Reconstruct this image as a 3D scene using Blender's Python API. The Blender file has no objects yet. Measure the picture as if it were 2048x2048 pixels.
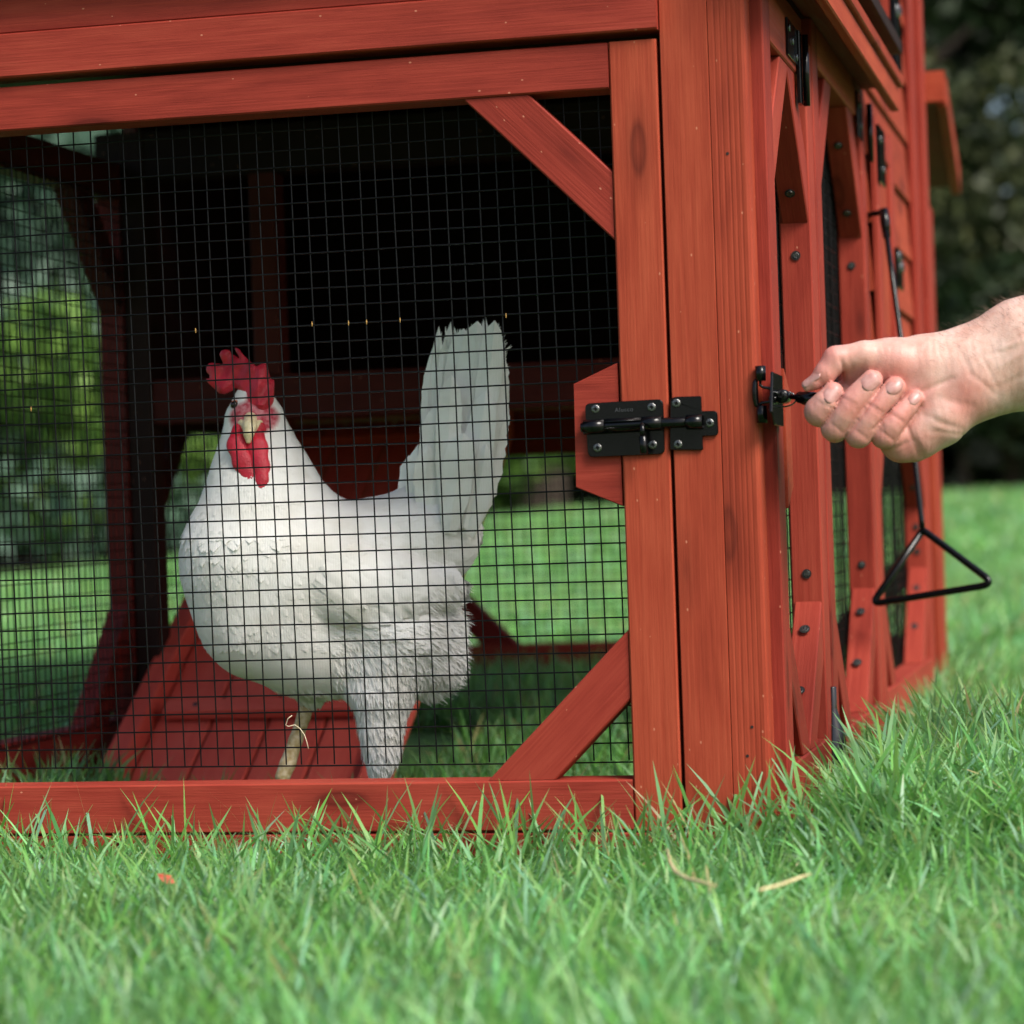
import bpy, math, random
import numpy as np
from mathutils import Vector, Matrix
R_ = math.radians
random.seed(7); rng = np.random.default_rng(7)
scene = bpy.context.scene
COL = scene.collection

# ------------------------------------------------------------------ camera
CAM_LOC = Vector((.2644, -1.8793, .235))
YAW, ROLL, PITCH, LENS = 13.2, math.atan(.034), math.atan((1035 - 1024) / 5445), 95.7
FWD0 = Vector((-math.sin(R_(YAW)), math.cos(R_(YAW)), 0)); RIGHT0 = Vector((math.cos(R_(YAW)), math.sin(R_(YAW)), 0)); UP0 = Vector((0, 0, 1))
F2 = FWD0 * math.cos(PITCH) + UP0 * math.sin(PITCH); U2 = UP0 * math.cos(PITCH) - FWD0 * math.sin(PITCH)
AX = RIGHT0 * math.cos(ROLL) - U2 * math.sin(ROLL); AU = U2 * math.cos(ROLL) + RIGHT0 * math.sin(ROLL)
cd = bpy.data.cameras.new('camera'); cam = bpy.data.objects.new('camera', cd); COL.objects.link(cam)
cam.matrix_world = Matrix(((AX.x, AU.x, -F2.x, CAM_LOC.x), (AX.y, AU.y, -F2.y, CAM_LOC.y), (AX.z, AU.z, -F2.z, CAM_LOC.z), (0, 0, 0, 1)))
cd.lens = LENS; cd.sensor_width = 36; cd.clip_start = .05; cd.clip_end = 500
cd.dof.use_dof = True; cd.dof.focus_distance = 2.01; cd.dof.aperture_fstop = 7.0; cd.dof.aperture_blades = 0
scene.camera = cam

# ------------------------------------------------------------------ sky, sun, exposure
SUN_EL, SUN_AZ = 46, 124      # azimuth: degrees from +Y towards +X
w = bpy.data.worlds.new("World"); scene.world = w; w.use_nodes = True
nt = w.node_tree; nt.nodes.clear()
sky = nt.nodes.new('ShaderNodeTexSky'); sky.sky_type = 'NISHITA'; sky.sun_disc = False
sky.sun_elevation = R_(SUN_EL); sky.sun_rotation = R_(SUN_AZ); sky.dust_density = 3.5; sky.air_density = 1.0; sky.ozone_density = .6
bg = nt.nodes.new('ShaderNodeBackground'); bg.inputs[1].default_value = .13
wo = nt.nodes.new('ShaderNodeOutputWorld')
nt.links.new(sky.outputs[0], bg.inputs[0]); nt.links.new(bg.outputs[0], wo.inputs[0])
sd = bpy.data.lights.new('sun', 'SUN'); sd.energy = 3.0; sd.angle = R_(24); sd.color = (1, .955, .89)
sun = bpy.data.objects.new('sun', sd); COL.objects.link(sun)
sdir = Vector((math.sin(R_(SUN_AZ)) * math.cos(R_(SUN_EL)), math.cos(R_(SUN_AZ)) * math.cos(R_(SUN_EL)), math.sin(R_(SUN_EL))))
sun.rotation_euler = sdir.to_track_quat('Z', 'Y').to_euler(); sun.location = (2, -2, 4)
scene.view_settings.view_transform = 'Standard'; scene.view_settings.look = 'None'
scene.view_settings.exposure = 0.65; scene.view_settings.gamma = 1
scene.render.engine = 'CYCLES'
scene.cycles.max_bounces = 8; scene.cycles.diffuse_bounces = 4; scene.cycles.transparent_max_bounces = 6
scene.cycles.use_denoising = True
GZ = -.034      # lawn height at the coop

# ------------------------------------------------------------------ helpers
def ray(px, py): return F2 + AX * ((px - 1024) / 5445) + AU * ((1024 - py) / 5445)
def at(px, py, Y):
    d = ray(px, py); return CAM_LOC + d * ((Y - CAM_LOC.y) / d.y)
def atx(px, py, X):
    d = ray(px, py); return CAM_LOC + d * ((X - CAM_LOC.x) / d.x)
def tag(o, label=None, cat=None, group=None, kind=None):
    if label: o['label'] = label
    if cat: o['category'] = cat
    if group: o['group'] = group
    if kind: o['kind'] = kind
    return o
def empty(name, loc=(0, 0, 0), parent=None):
    o = bpy.data.objects.new(name, None); COL.objects.link(o); o.location = loc; o.empty_display_size = .05
    if parent: o.parent = parent
    return o
def link_mesh(name, me, mat, parent=None, smooth=False, M=None):
    o = bpy.data.objects.new(name, me); COL.objects.link(o)
    if mat: me.materials.append(mat)
    if smooth: me.polygons.foreach_set('use_smooth', [True] * len(me.polygons))
    if M is not None: o.matrix_world = M
    if parent: o.parent = parent
    return o
def mesh(name, vs, fs, mat, parent=None, smooth=False, M=None):
    me = bpy.data.meshes.new(name); me.from_pydata([tuple(v) for v in vs], [], fs); me.update()
    return link_mesh(name, me, mat, parent, smooth, M)
def prism_geo(L, wd, th, c=.0012, s0=0., s1=0.):
    a, b = wd / 2, th / 2; c = min(c, a * .4, b * .4)
    sec = [(-a + c, -b), (a - c, -b), (a, -b + c), (a, b - c), (a - c, b), (-a + c, b), (-a, b - c), (-a, -b + c)]
    vs = [(-L / 2 + s0 * y, y, z) for y, z in sec] + [(L / 2 + s1 * y, y, z) for y, z in sec]
    fs = [(i, (i + 1) % 8, (i + 1) % 8 + 8, i + 8) for i in range(8)] + [tuple(range(7, -1, -1)), tuple(range(8, 16))]
    return vs, fs
def board(name, a, b, wd, th, nrm, mat, parent=None, c=.0012, s0=0., s1=0.):
    """plank from a to b; th along nrm, wd across"""
    a, b, n = Vector(a), Vector(b), Vector(nrm).normalized()
    x = (b - a).normalized(); n = (n - x * n.dot(x)).normalized(); y = n.cross(x)
    vs, fs = prism_geo((b - a).length, wd, th, c, s0, s1)
    m = (a + b) / 2
    M = Matrix(((x.x, y.x, n.x, m.x), (x.y, y.y, n.y, m.y), (x.z, y.z, n.z, m.z), (0, 0, 0, 1)))
    return mesh(name, vs, fs, mat, parent, M=M)
def box(name, lo, hi, mat, parent=None, c=.0012, axis=None):
    """axis-aligned board given by two corners, grain along its longest side"""
    lo, hi = Vector(lo), Vector(hi); d = hi - lo; m = (lo + hi) / 2
    k = axis if axis is not None else max(range(3), key=lambda i: d[i])
    e = Vector((0, 0, 0)); e[k] = d[k] / 2
    n = {0: (0, 1, 0), 1: (1, 0, 0), 2: (0, 1, 0)}[k]; th = {0: d.y, 1: d.x, 2: d.y}[k]; wd = {0: d.z, 1: d.z, 2: d.x}[k]
    return board(name, m - e, m + e, wd, th, n, mat, parent, c)
def tube_geo(pts, rad, seg=8, cap=True):
    pts = [Vector(p) for p in pts]; n = len(pts); vs = []; fs = []
    if not hasattr(rad, '__len__'): rad = [rad] * n
    t0 = (pts[1] - pts[0]).normalized(); u = t0.orthogonal().normalized()
    for i, p in enumerate(pts):
        t = (pts[min(i + 1, n - 1)] - pts[max(i - 1, 0)]).normalized()
        u = (u - t * u.dot(t)).normalized(); v = t.cross(u)
        for k in range(seg):
            an = 2 * math.pi * k / seg; vs.append(p + (u * math.cos(an) + v * math.sin(an)) * rad[i])
    for i in range(n - 1):
        for k in range(seg):
            fs.append((i * seg + k, i * seg + (k + 1) % seg, (i + 1) * seg + (k + 1) % seg, (i + 1) * seg + k))
    if cap: fs += [tuple(range(seg - 1, -1, -1)), tuple(range((n - 1) * seg, n * seg))]
    return vs, fs
def tube(name, pts, rad, mat, parent=None, seg=8, smooth=True):
    vs, fs = tube_geo(pts, rad, seg); return mesh(name, vs, fs, mat, parent, smooth)
def join(gs):
    V, Fs = [], []
    for vs, fs in gs:
        k = len(V); V += list(vs); Fs += [tuple(i + k for i in f) for f in fs]
    return V, Fs
def extrude_poly(name, pts, nrm, th, mat, parent=None, c=.0006):
    """flat plate: 3d outline (front face), thickened against nrm, with a small chamfer"""
    P = [Vector(p) for p in pts]; n = Vector(nrm).normalized(); cen = sum(P, Vector()) / len(P)
    A = [p + (cen - p).normalized() * c for p in P]; B = [p - n * c for p in P]; D = [p - n * th for p in P]; k = len(P)
    vs = A + B + D; fs = [tuple(range(k))]
    for i in range(k):
        j = (i + 1) % k; fs += [(j, i, i + k, j + k), (j + k, i + k, i + 2 * k, j + 2 * k)]
    fs.append(tuple(range(3 * k - 1, 2 * k - 1, -1)))
    return mesh(name, [v - cen for v in vs], fs, mat, parent, M=Matrix.Translation(cen))
def big_mesh(name, V, quads, tris, mat, parent=None, smooth=False, attrs=None, M=None):
    me = bpy.data.meshes.new(name); V = np.asarray(V, dtype=np.float32)
    q = np.asarray(quads, dtype=np.int32).reshape(-1, 4) if quads is not None else np.zeros((0, 4), np.int32)
    t = np.asarray(tris, dtype=np.int32).reshape(-1, 3) if tris is not None else np.zeros((0, 3), np.int32)
    me.vertices.add(len(V)); me.vertices.foreach_set('co', V.ravel())
    me.loops.add(q.size + t.size); me.loops.foreach_set('vertex_index', np.concatenate([q.ravel(), t.ravel()]))
    me.polygons.add(len(q) + len(t))
    me.polygons.foreach_set('loop_start', np.concatenate([np.arange(len(q)) * 4, q.size + np.arange(len(t)) * 3]).astype(np.int32))
    me.polygons.foreach_set('use_smooth', np.full(len(q) + len(t), smooth))
    me.update(calc_edges=True)
    for k, a in (attrs or {}).items():
        at_ = me.attributes.new(k, 'FLOAT_COLOR', 'POINT')
        at_.data.foreach_set('color', np.asarray(a, dtype=np.float32).ravel())
    return link_mesh(name, me, mat, parent, M=M)

# ------------------------------------------------------------------ materials
def new_mat(name):
    m = bpy.data.materials.new(name); m.use_nodes = True; t = m.node_tree
    b = t.nodes.get('Principled BSDF'); return m, t, b
def nd(t, kind, **kw):
    n = t.nodes.new(kind)
    for k, v in kw.items():
        if k.startswith('_'): setattr(n, k[1:], v)
        else: n.inputs[int(k[1:]) if k[0] == 'i' and k[1:].isdigit() else k].default_value = v
    return n
def ramp(t, fac, stops):
    r = t.nodes.new('ShaderNodeValToRGB'); e = r.color_ramp.elements
    while len(e) < len(stops): e.new(.5)
    for i, (p, c) in enumerate(stops): e[i].position = p; e[i].color = (*c, 1) if len(c) == 3 else c
    t.links.new(fac, r.inputs[0]); return r
def mathn(t, op, a, b=None):
    n = t.nodes.new('ShaderNodeMath'); n.operation = op
    for i, v in enumerate((a, b)):
        if v is None: continue
        if isinstance(v, (int, float)): n.inputs[i].default_value = v
        else: t.links.new(v, n.inputs[i])
    return n.outputs[0]
def mixc(t, fac, a, b, mode='MIX'):
    n = t.nodes.new('ShaderNodeMix'); n.data_type = 'RGBA'; n.blend_type = mode
    for i, v in ((0, fac), (6, a), (7, b)):
        if isinstance(v, (int, float)): n.inputs[i].default_value = v
        elif isinstance(v, tuple): n.inputs[i].default_value = (*v, 1) if len(v) == 3 else v
        else: t.links.new(v, n.inputs[i])
    return n.outputs[2]
def wood(name, dark, mid, light, knots=True, groove=0.):
    m, t, b = new_mat(name)
    tc = nd(t, 'ShaderNodeTexCoord'); oi = nd(t, 'ShaderNodeObjectInfo')
    off = nd(t, 'ShaderNodeVectorMath', _operation='MULTIPLY_ADD'); comb = nd(t, 'ShaderNodeCombineXYZ')
    t.links.new(oi.outputs['Random'], comb.inputs[0]); t.links.new(oi.outputs['Random'], comb.inputs[1]); t.links.new(oi.outputs['Random'], comb.inputs[2])
    t.links.new(comb.outputs[0], off.inputs[0]); off.inputs[1].default_value = (37, 53, 71); t.links.new(tc.outputs['Object'], off.inputs[2])
    def mp(s):
        n = nd(t, 'ShaderNodeMapping'); n.inputs['Scale'].default_value = s; t.links.new(off.outputs[0], n.inputs[0]); return n.outputs[0]
    big = nd(t, 'ShaderNodeTexNoise', Scale=1., Detail=3., Distortion=.4); t.links.new(mp((2.2, 22, 22)), big.inputs['Vector'])
    rings = mathn(t, 'SINE', mathn(t, 'MULTIPLY', big.outputs[0], 55.))
    rings = mathn(t, 'POWER', mathn(t, 'MULTIPLY_ADD', rings, .5), 1.) if False else rings
    fine = nd(t, 'ShaderNodeTexNoise', Scale=1., Detail=5., Roughness=.65); t.links.new(mp((16, 620, 620)), fine.inputs['Vector'])
    blot = nd(t, 'ShaderNodeTexNoise', Scale=1., Detail=4., Roughness=.6); t.links.new(mp((9, 30, 30)), blot.inputs['Vector'])
    f = mathn(t, 'ADD', mathn(t, 'MULTIPLY', fine.outputs[0], .42), mathn(t, 'ADD', mathn(t, 'MULTIPLY', rings, .030), mathn(t, 'MULTIPLY', blot.outputs[0], .5)))
    f = mathn(t, 'ADD', f, mathn(t, 'MULTIPLY', mathn(t, 'SUBTRACT', oi.outputs['Random'], .5), .20))
    col = ramp(t, f, [(.24, dark), (.47, mid), (.74, light)]).outputs[0]
    if knots:
        vo = nd(t, 'ShaderNodeTexVoronoi', Scale=1., Randomness=1.); t.links.new(mp((5.5, 19, 19)), vo.inputs['Vector'])
        k = ramp(t, vo.outputs['Distance'], [(.0, (.55, .55, .55)), (.09, (1, 1, 1)), (.13, (.35, .35, .35)), (.26, (0, 0, 0))]).outputs[0]
        col = mixc(t, mathn(t, 'MULTIPLY', k, .75), col, tuple(c * .42 for c in dark))
    # tiny pale nicks
    nk = nd(t, 'ShaderNodeTexVoronoi', Scale=1.); t.links.new(mp((55, 90, 90)), nk.inputs['Vector'])
    nkm = mathn(t, 'MULTIPLY', mathn(t, 'LESS_THAN', nk.outputs['Distance'], .055), .5)
    col = mixc(t, nkm, col, (.62, .27, .17))
    t.links.new(col, b.inputs['Base Color'])
    b.inputs['Roughness'].default_value = .58; b.inputs['Specular IOR Level'].default_value = .16
    rr = ramp(t, fine.outputs[0], [(.3, (.5,) * 3), (.7, (.72,) * 3)]); t.links.new(rr.outputs[0], b.inputs['Roughness'])
    bp = nd(t, 'ShaderNodeBump', Strength=.30, Distance=.0012)
    hgt = mathn(t, 'ADD', fine.outputs[0], mathn(t, 'MULTIPLY', rings, .12))
    t.links.new(hgt, bp.inputs['Height']); t.links.new(bp.outputs[0], b.inputs['Normal'])
    return m
RED = wood('red_stained_wood', (.150, .0155, .0098), (.245, .0300, .0185), (.335, .054, .032))
REDO = wood('orange_red_stained_wood', (.178, .0225, .0105), (.280, .0410, .0188), (.375, .070, .033))
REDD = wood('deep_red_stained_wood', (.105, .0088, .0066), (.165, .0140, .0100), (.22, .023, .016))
REDK = wood('shaded_dark_red_wood', (.035, .005, .004), (.065, .009, .007), (.10, .014, .010), knots=False)  # same red wood with the interior shade put into its colour
INK = wood('shade_black_wood', (.010, .004, .003), (.018, .006, .005), (.028, .010, .008), knots=False)  # no real lining: deep shade of hutch and run roof painted as near-black wood
REDP = wood('bounce_pale_red_wood', (.36, .055, .045), (.50, .095, .075), (.60, .14, .11), knots=False)  # hutch floor colour paled to bounce more light onto the ramp
def simple(name, col, rough=.5, metal=0., spec=.5, coat=0.):
    m, t, b = new_mat(name); b.inputs['Base Color'].default_value = (*col, 1); b.inputs['Roughness'].default_value = rough
    b.inputs['Metallic'].default_value = metal; b.inputs['Specular IOR Level'].default_value = spec; b.inputs['Coat Weight'].default_value = coat
    return m
def mottled(name, c1, c2, scale, rough=.5, bump=0., metal=0., spec=.5, detail=4.):
    m, t, b = new_mat(name); tc = nd(t, 'ShaderNodeTexCoord'); n = nd(t, 'ShaderNodeTexNoise', Scale=scale, Detail=detail)
    t.links.new(tc.outputs['Object'], n.inputs['Vector'])
    t.links.new(ramp(t, n.outputs[0], [(.35, c1), (.65, c2)]).outputs[0], b.inputs['Base Color'])
    b.inputs['Roughness'].default_value = rough; b.inputs['Metallic'].default_value = metal; b.inputs['Specular IOR Level'].default_value = spec
    if bump:
        bp = nd(t, 'ShaderNodeBump', Strength=bump, Distance=.002); t.links.new(n.outputs[0], bp.inputs['Height']); t.links.new(bp.outputs[0], b.inputs['Normal'])
    return m
BLACK = mottled('black_powder_coat', (.0015, .0015, .002), (.0035, .0035, .004), 900, .17, .04, 0, .28)
WIRE = mottled('black_coated_wire', (.0015, .0015, .002), (.0035, .0035, .0045), 400, .34, 0, 0, .2)
SCREW = mottled('screw_steel', (.09, .09, .088), (.19, .19, .185), 700, .25, .3, .9)
DARKHOLE = simple('screw_recess', (.004, .004, .004), .8)
ETCH = simple('embossed_lettering', (.045, .045, .05), .35)
YELLOWFLECK = simple('yellow_pollen_fleck', (.34, .19, .05), .8)

# ------------------------------------------------------------------ signed distance modelling
def surface_nets(V, lo, h):
    n = np.array(V.shape); S = V < 0
    c = np.zeros(tuple(n - 1), np.int8); offs = [(i, j, k) for i in (0, 1) for j in (0, 1) for k in (0, 1)]
    for o in offs: c += S[o[0]:n[0] - 1 + o[0], o[1]:n[1] - 1 + o[1], o[2]:n[2] - 1 + o[2]]
    act = np.argwhere((c > 0) & (c < 8)); idx = np.full(tuple(n - 1), -1, np.int64); idx[tuple(act.T)] = np.arange(len(act))
    P = np.zeros((len(act), 3)); cnt = np.zeros(len(act))
    cv = {o: V[act[:, 0] + o[0], act[:, 1] + o[1], act[:, 2] + o[2]] for o in offs}
    for a in offs:
        for ax in range(3):
            if a[ax]: continue
            b = list(a); b[ax] = 1; b = tuple(b); va, vb = cv[a], cv[b]; x = (va < 0) != (vb < 0)
            t = np.where(x, va / np.where(x, va - vb, 1), 0); p = np.array(a, float)[None] + np.zeros((len(act), 1)); p[:, ax] += t
            P += p * x[:, None]; cnt += x
    P = (act + P / cnt[:, None]) * h + lo
    Q = []
    for ax in range(3):
        s = [slice(None)] * 3; s2 = [slice(None)] * 3; s[ax] = slice(0, -1); s2[ax] = slice(1, None)
        A, B = S[tuple(s)], S[tuple(s2)]
        for sign in (0, 1):
            e = np.argwhere(A & ~B if sign == 0 else ~A & B); o1, o2 = (ax + 1) % 3, (ax + 2) % 3
            e = e[(e[:, o1] > 0) & (e[:, o2] > 0) & (e[:, o1] < n[o1] - 1) & (e[:, o2] < n[o2] - 1)]
            def g(d1, d2):
                f = e.copy(); f[:, o1] -= d1; f[:, o2] -= d2; return idx[tuple(f.T)]
            q = np.stack([g(1, 1), g(0, 1), g(0, 0), g(1, 0)], 1)
            Q.append(q if sign == 0 else q[:, ::-1])
    return P, np.concatenate(Q)
def cone(P, a, b, r0, r1, sy=1.):
    """tapered capsule; sy squeezes it in depth"""
    a = np.array(a, np.float32); b = np.array(b, np.float32); D = (b - a) * np.array([1, sy, 1], np.float32)
    Px, Py, Pz = P[0] - a[0], (P[1] - a[1]) * sy, P[2] - a[2]
    L = float(D @ D) + 1e-12; t = np.clip((Px * D[0] + Py * D[1] + Pz * D[2]) / L, 0, 1)
    d = np.sqrt((Px - t * D[0]) ** 2 + (Py - t * D[1]) ** 2 + (Pz - t * D[2]) ** 2)
    return d - (r0 + (r1 - r0) * t)
def chain(P, pts, k=0., sy=1.):
    """pts: (u, w, v, r) list"""
    d = None
    for a, b in zip(pts[:-1], pts[1:]):
        e = cone(P, a[:3], b[:3], a[3], b[3], sy); d = e if d is None else smin(d, e, k)
    return d
def smin(a, b, k):
    if k <= 0: return np.minimum(a, b)
    h = np.maximum(k - np.abs(a - b), 0) / k; return np.minimum(a, b) - h * h * k * .25
def grid(lo, hi, h):
    ax = [np.arange(l, u, h, dtype=np.float32) for l, u in zip(lo, hi)]
    return np.meshgrid(*ax, indexing='ij')
def frame_at(px, py, depth):
    """matrix of a picture-aligned local frame: X to the right, Y away, Z up, at a real distance"""
    p = CAM_LOC + ray(px, py) * depth
    return Matrix(((AX.x, F2.x, AU.x, p.x), (AX.y, F2.y, AU.y, p.y), (AX.z, F2.z, AU.z, p.z), (0, 0, 0, 1)))
def poly_dist(u, v, poly):
    """signed 2d distance to polygon"""
    p = np.array(poly, np.float32); d = np.full(u.shape, 1e9, np.float32); ins = np.zeros(u.shape, bool)
    for i in range(len(p)):
        a, b = p[i], p[(i + 1) % len(p)]; e = b - a; x, y = u - a[0], v - a[1]
        t = np.clip((x * e[0] + y * e[1]) / (e @ e + 1e-12), 0, 1); d = np.minimum(d, (x - t * e[0]) ** 2 + (y - t * e[1]) ** 2)
        c = ((a[1] > v) != (b[1] > v)) & (u < (b[0] - a[0]) * (v - a[1]) / (b[1] - a[1] + 1e-12) + a[0]); ins ^= c
    d = np.sqrt(d); return np.where(ins, -d, d)

# ------------------------------------------------------------------ terrain, lawn, mulch
def terrain(x, y):
    x = np.asarray(x, float); y = np.asarray(y, float)
    q = (x - .264 + .2346 * (y + 1.879)) / 15.
    far = np.interp(q, [-.6, -.19, -.124, .014, .17, .6], [-.05, -.02, .06, .24, .26, .30])
    s = np.clip((y - 1.8) / 12., 0, 1); s = s * s * (3 - 2 * s)
    bump = .004 * np.sin(7 * x + 1.3) * np.sin(5 * y) + .002 * np.sin(19 * x) * np.cos(17 * y)
    sm = lambda e0, e1, v: (lambda k: k * k * (3 - 2 * k))(np.clip((v - e0) / (e1 - e0), 0, 1))
    side = .012 * sm(-.14, .0, x) * sm(-.4, -.05, y) * (1 - sm(.6, 1.2, y)) + .045 * sm(.005, .085, x) * sm(-.30, .10, y) * (1 - sm(.55, 1.35, y)) + .028 * sm(.60, .66, -x) * sm(.0, .2, y) * (1 - sm(.9, 1.6, y))
    back = .050 * sm(.35, 1.4, y) * (1 - sm(.0, .1, x)) * (1 - sm(3, 6, y))
    return GZ + (far - GZ) * s + bump + side + back
def sheet(name, x0, x1, y0, y1, nx, ny, dz, mat, cond=None):
    xs, ys = np.linspace(x0, x1, nx), np.linspace(y0, y1, ny); X, Y = np.meshgrid(xs, ys, indexing='ij')
    V = np.stack([X, Y, terrain(X, Y) + dz], -1).reshape(-1, 3); i = np.arange(nx * ny).reshape(nx, ny)
    q = np.stack([i[:-1, :-1], i[1:, :-1], i[1:, 1:], i[:-1, 1:]], -1).reshape(-1, 4)
    return big_mesh(name, V, q, None, mat, smooth=True)
m, t, b = new_mat('lawn_soil'); tc = nd(t, 'ShaderNodeTexCoord')
n1 = nd(t, 'ShaderNodeTexNoise', Scale=.9, Detail=6.); n2 = nd(t, 'ShaderNodeTexNoise', Scale=45., Detail=4.)
for n in (n1, n2): t.links.new(tc.outputs['Object'], n.inputs['Vector'])
c1 = ramp(t, n1.outputs[0], [(.35, (.085, .235, .050)), (.6, (.13, .30, .070)), (.8, (.21, .31, .10))]).outputs[0]
c2 = ramp(t, n2.outputs[0], [(.3, (.25, .25, .25)), (.7, (1, 1, 1))]).outputs[0]
t.links.new(mixc(t, .8, c1, c2, 'MULTIPLY'), b.inputs['Base Color']); b.inputs['Roughness'].default_value = .9
SOIL = m
ground = sheet('lawn_ground', -60, 60, -12, 140, 160, 190, 0, SOIL); tag(ground, 'mown green lawn ground stretching from the coop to the trees', kind='structure')
MULCH = mottled('brown_mulch', (.09, .055, .035), (.23, .155, .105), 9., .95, .4)
mb = sheet('mulch_bed', -30, 30, 14.2, 24, 80, 20, .02, MULCH); tag(mb, 'brown mulch bed under the trees at the far edge of the lawn', kind='structure')

m, t, b = new_mat('grass_blades')
a = nd(t, 'ShaderNodeAttribute', _attribute_name='tint'); t.links.new(a.outputs['Color'], b.inputs['Base Color'])
b.inputs['Roughness'].default_value = .36; b.inputs['Specular IOR Level'].default_value = .32
tr = nd(t, 'ShaderNodeBsdfTranslucent'); mx = nd(t, 'ShaderNodeMixShader'); mx.inputs[0].default_value = .32
t.links.new(mixc(t, .5, a.outputs['Color'], (.30, .62, .12)), tr.inputs[0])
out = t.nodes.get('Material Output'); t.links.new(b.outputs[0], mx.inputs[1]); t.links.new(tr.outputs[0], mx.inputs[2]); t.links.new(mx.outputs[0], out.inputs[0])
GRASS = m
def blades(name, xy, length, width, lean, seg, label, dry=.05):
    """curved tapering blades, all joined"""
    N = len(xy); z0 = terrain(xy[:, 0], xy[:, 1]) - .004
    L = length * rng.uniform(.45, 1.15, N); W = width * rng.uniform(.6, 1.35, N)
    az = rng.uniform(0, 2 * np.pi, N); fz = rng.uniform(0, 2 * np.pi, N)
    a0 = rng.uniform(.0, .55, N) * lean; curl = rng.uniform(.15, 1.9, N) * lean
    n = seg; V = np.zeros((N, 2 * n + 1, 3)); p = np.stack([xy[:, 0], xy[:, 1], z0], 1)
    side = np.stack([np.cos(fz), np.sin(fz), 0 * fz], 1)
    for i in range(n + 1):
        s = i / n; th = a0 + curl * s
        if i > 0: p = p + np.stack([np.cos(az) * np.sin(th), np.sin(az) * np.sin(th), np.cos(th)], 1) * (L / n)[:, None]
        wd = W * (1 - .18 * s - .35 * s * s) * (1 if i else .8)
        if i < n: V[:, 2 * i] = p - side * wd[:, None] / 2; V[:, 2 * i + 1] = p + side * wd[:, None] / 2
        else: V[:, 2 * n] = p
    base = (np.arange(N) * (2 * n + 1))[:, None, None]
    q = np.array([[2 * i, 2 * i + 1, 2 * i + 3, 2 * i + 2] for i in range(n - 1)])[None] + base
    tr_ = np.array([[2 * n - 2, 2 * n - 1, 2 * n]])[None] + base
    g = rng.normal(0, 1, N); h = rng.uniform(0, 1, N)
    c = np.stack([.116 + .066 * h, .298 + .086 * h + .042 * g, .078 + .074 * rng.uniform(0, 1, N) ** 2], 1)
    blue = rng.uniform(0, 1, N) < .24; c[blue] = c[blue] * np.array([1.0, 1.02, 1.0]) + np.array([.06, .08, .11])
    dr = rng.uniform(0, 1, N) < dry; c[dr] = np.array([.42, .36, .17]) * rng.uniform(.6, 1.1, (dr.sum(), 1))
    patch = 1 + .16 * np.sin(xy[:, 0] * 9 + 2 * np.sin(xy[:, 1] * 6)) * np.sin(xy[:, 1] * 8 + 1)
    c = np.clip(c * patch[:, None], .01, .9)
    C = np.ones((N, 2 * n + 1, 4)); C[..., :3] = c[:, None, :]
    yt = (rng.uniform(0, 1, N) < .35)[:, None] * .55
    C[:, 2 * n, :3] = C[:, 2 * n, :3] * (1 - yt) + np.array([.42, .36, .15]) * yt
    o = big_mesh(name, V.reshape(-1, 3), q.reshape(-1, 4), tr_.reshape(-1, 3), GRASS, smooth=True, attrs={'tint': C.reshape(-1, 4)})
    return tag(o, label, 'grass', kind='stuff')
def scatter(N, x0, x1, y0, y1, bad=None):
    xy = np.stack([rng.uniform(x0, x1, N), rng.uniform(y0, y1, N)], 1)
    if bad is not None: xy = xy[~bad(xy[:, 0], xy[:, 1])]
    return xy
def blocked(x, y):
    a = (y > -.003) & (y < .036) & (x > -.76) & (x < .02)
    b_ = (np.abs(x + .001) < .018) & (y > 0) & (y < 1.56)
    c = (np.abs(x + .73) < .02) & (y > 0) & (y < 1.56)
    d = (x > -.71) & (x < -.42) & (y > .45) & (y < 1.0)
    e = (np.abs(y - 1.565) < .02) & (x > -.76) & (x < .05)
    return a | b_ | c | d | e
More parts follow.
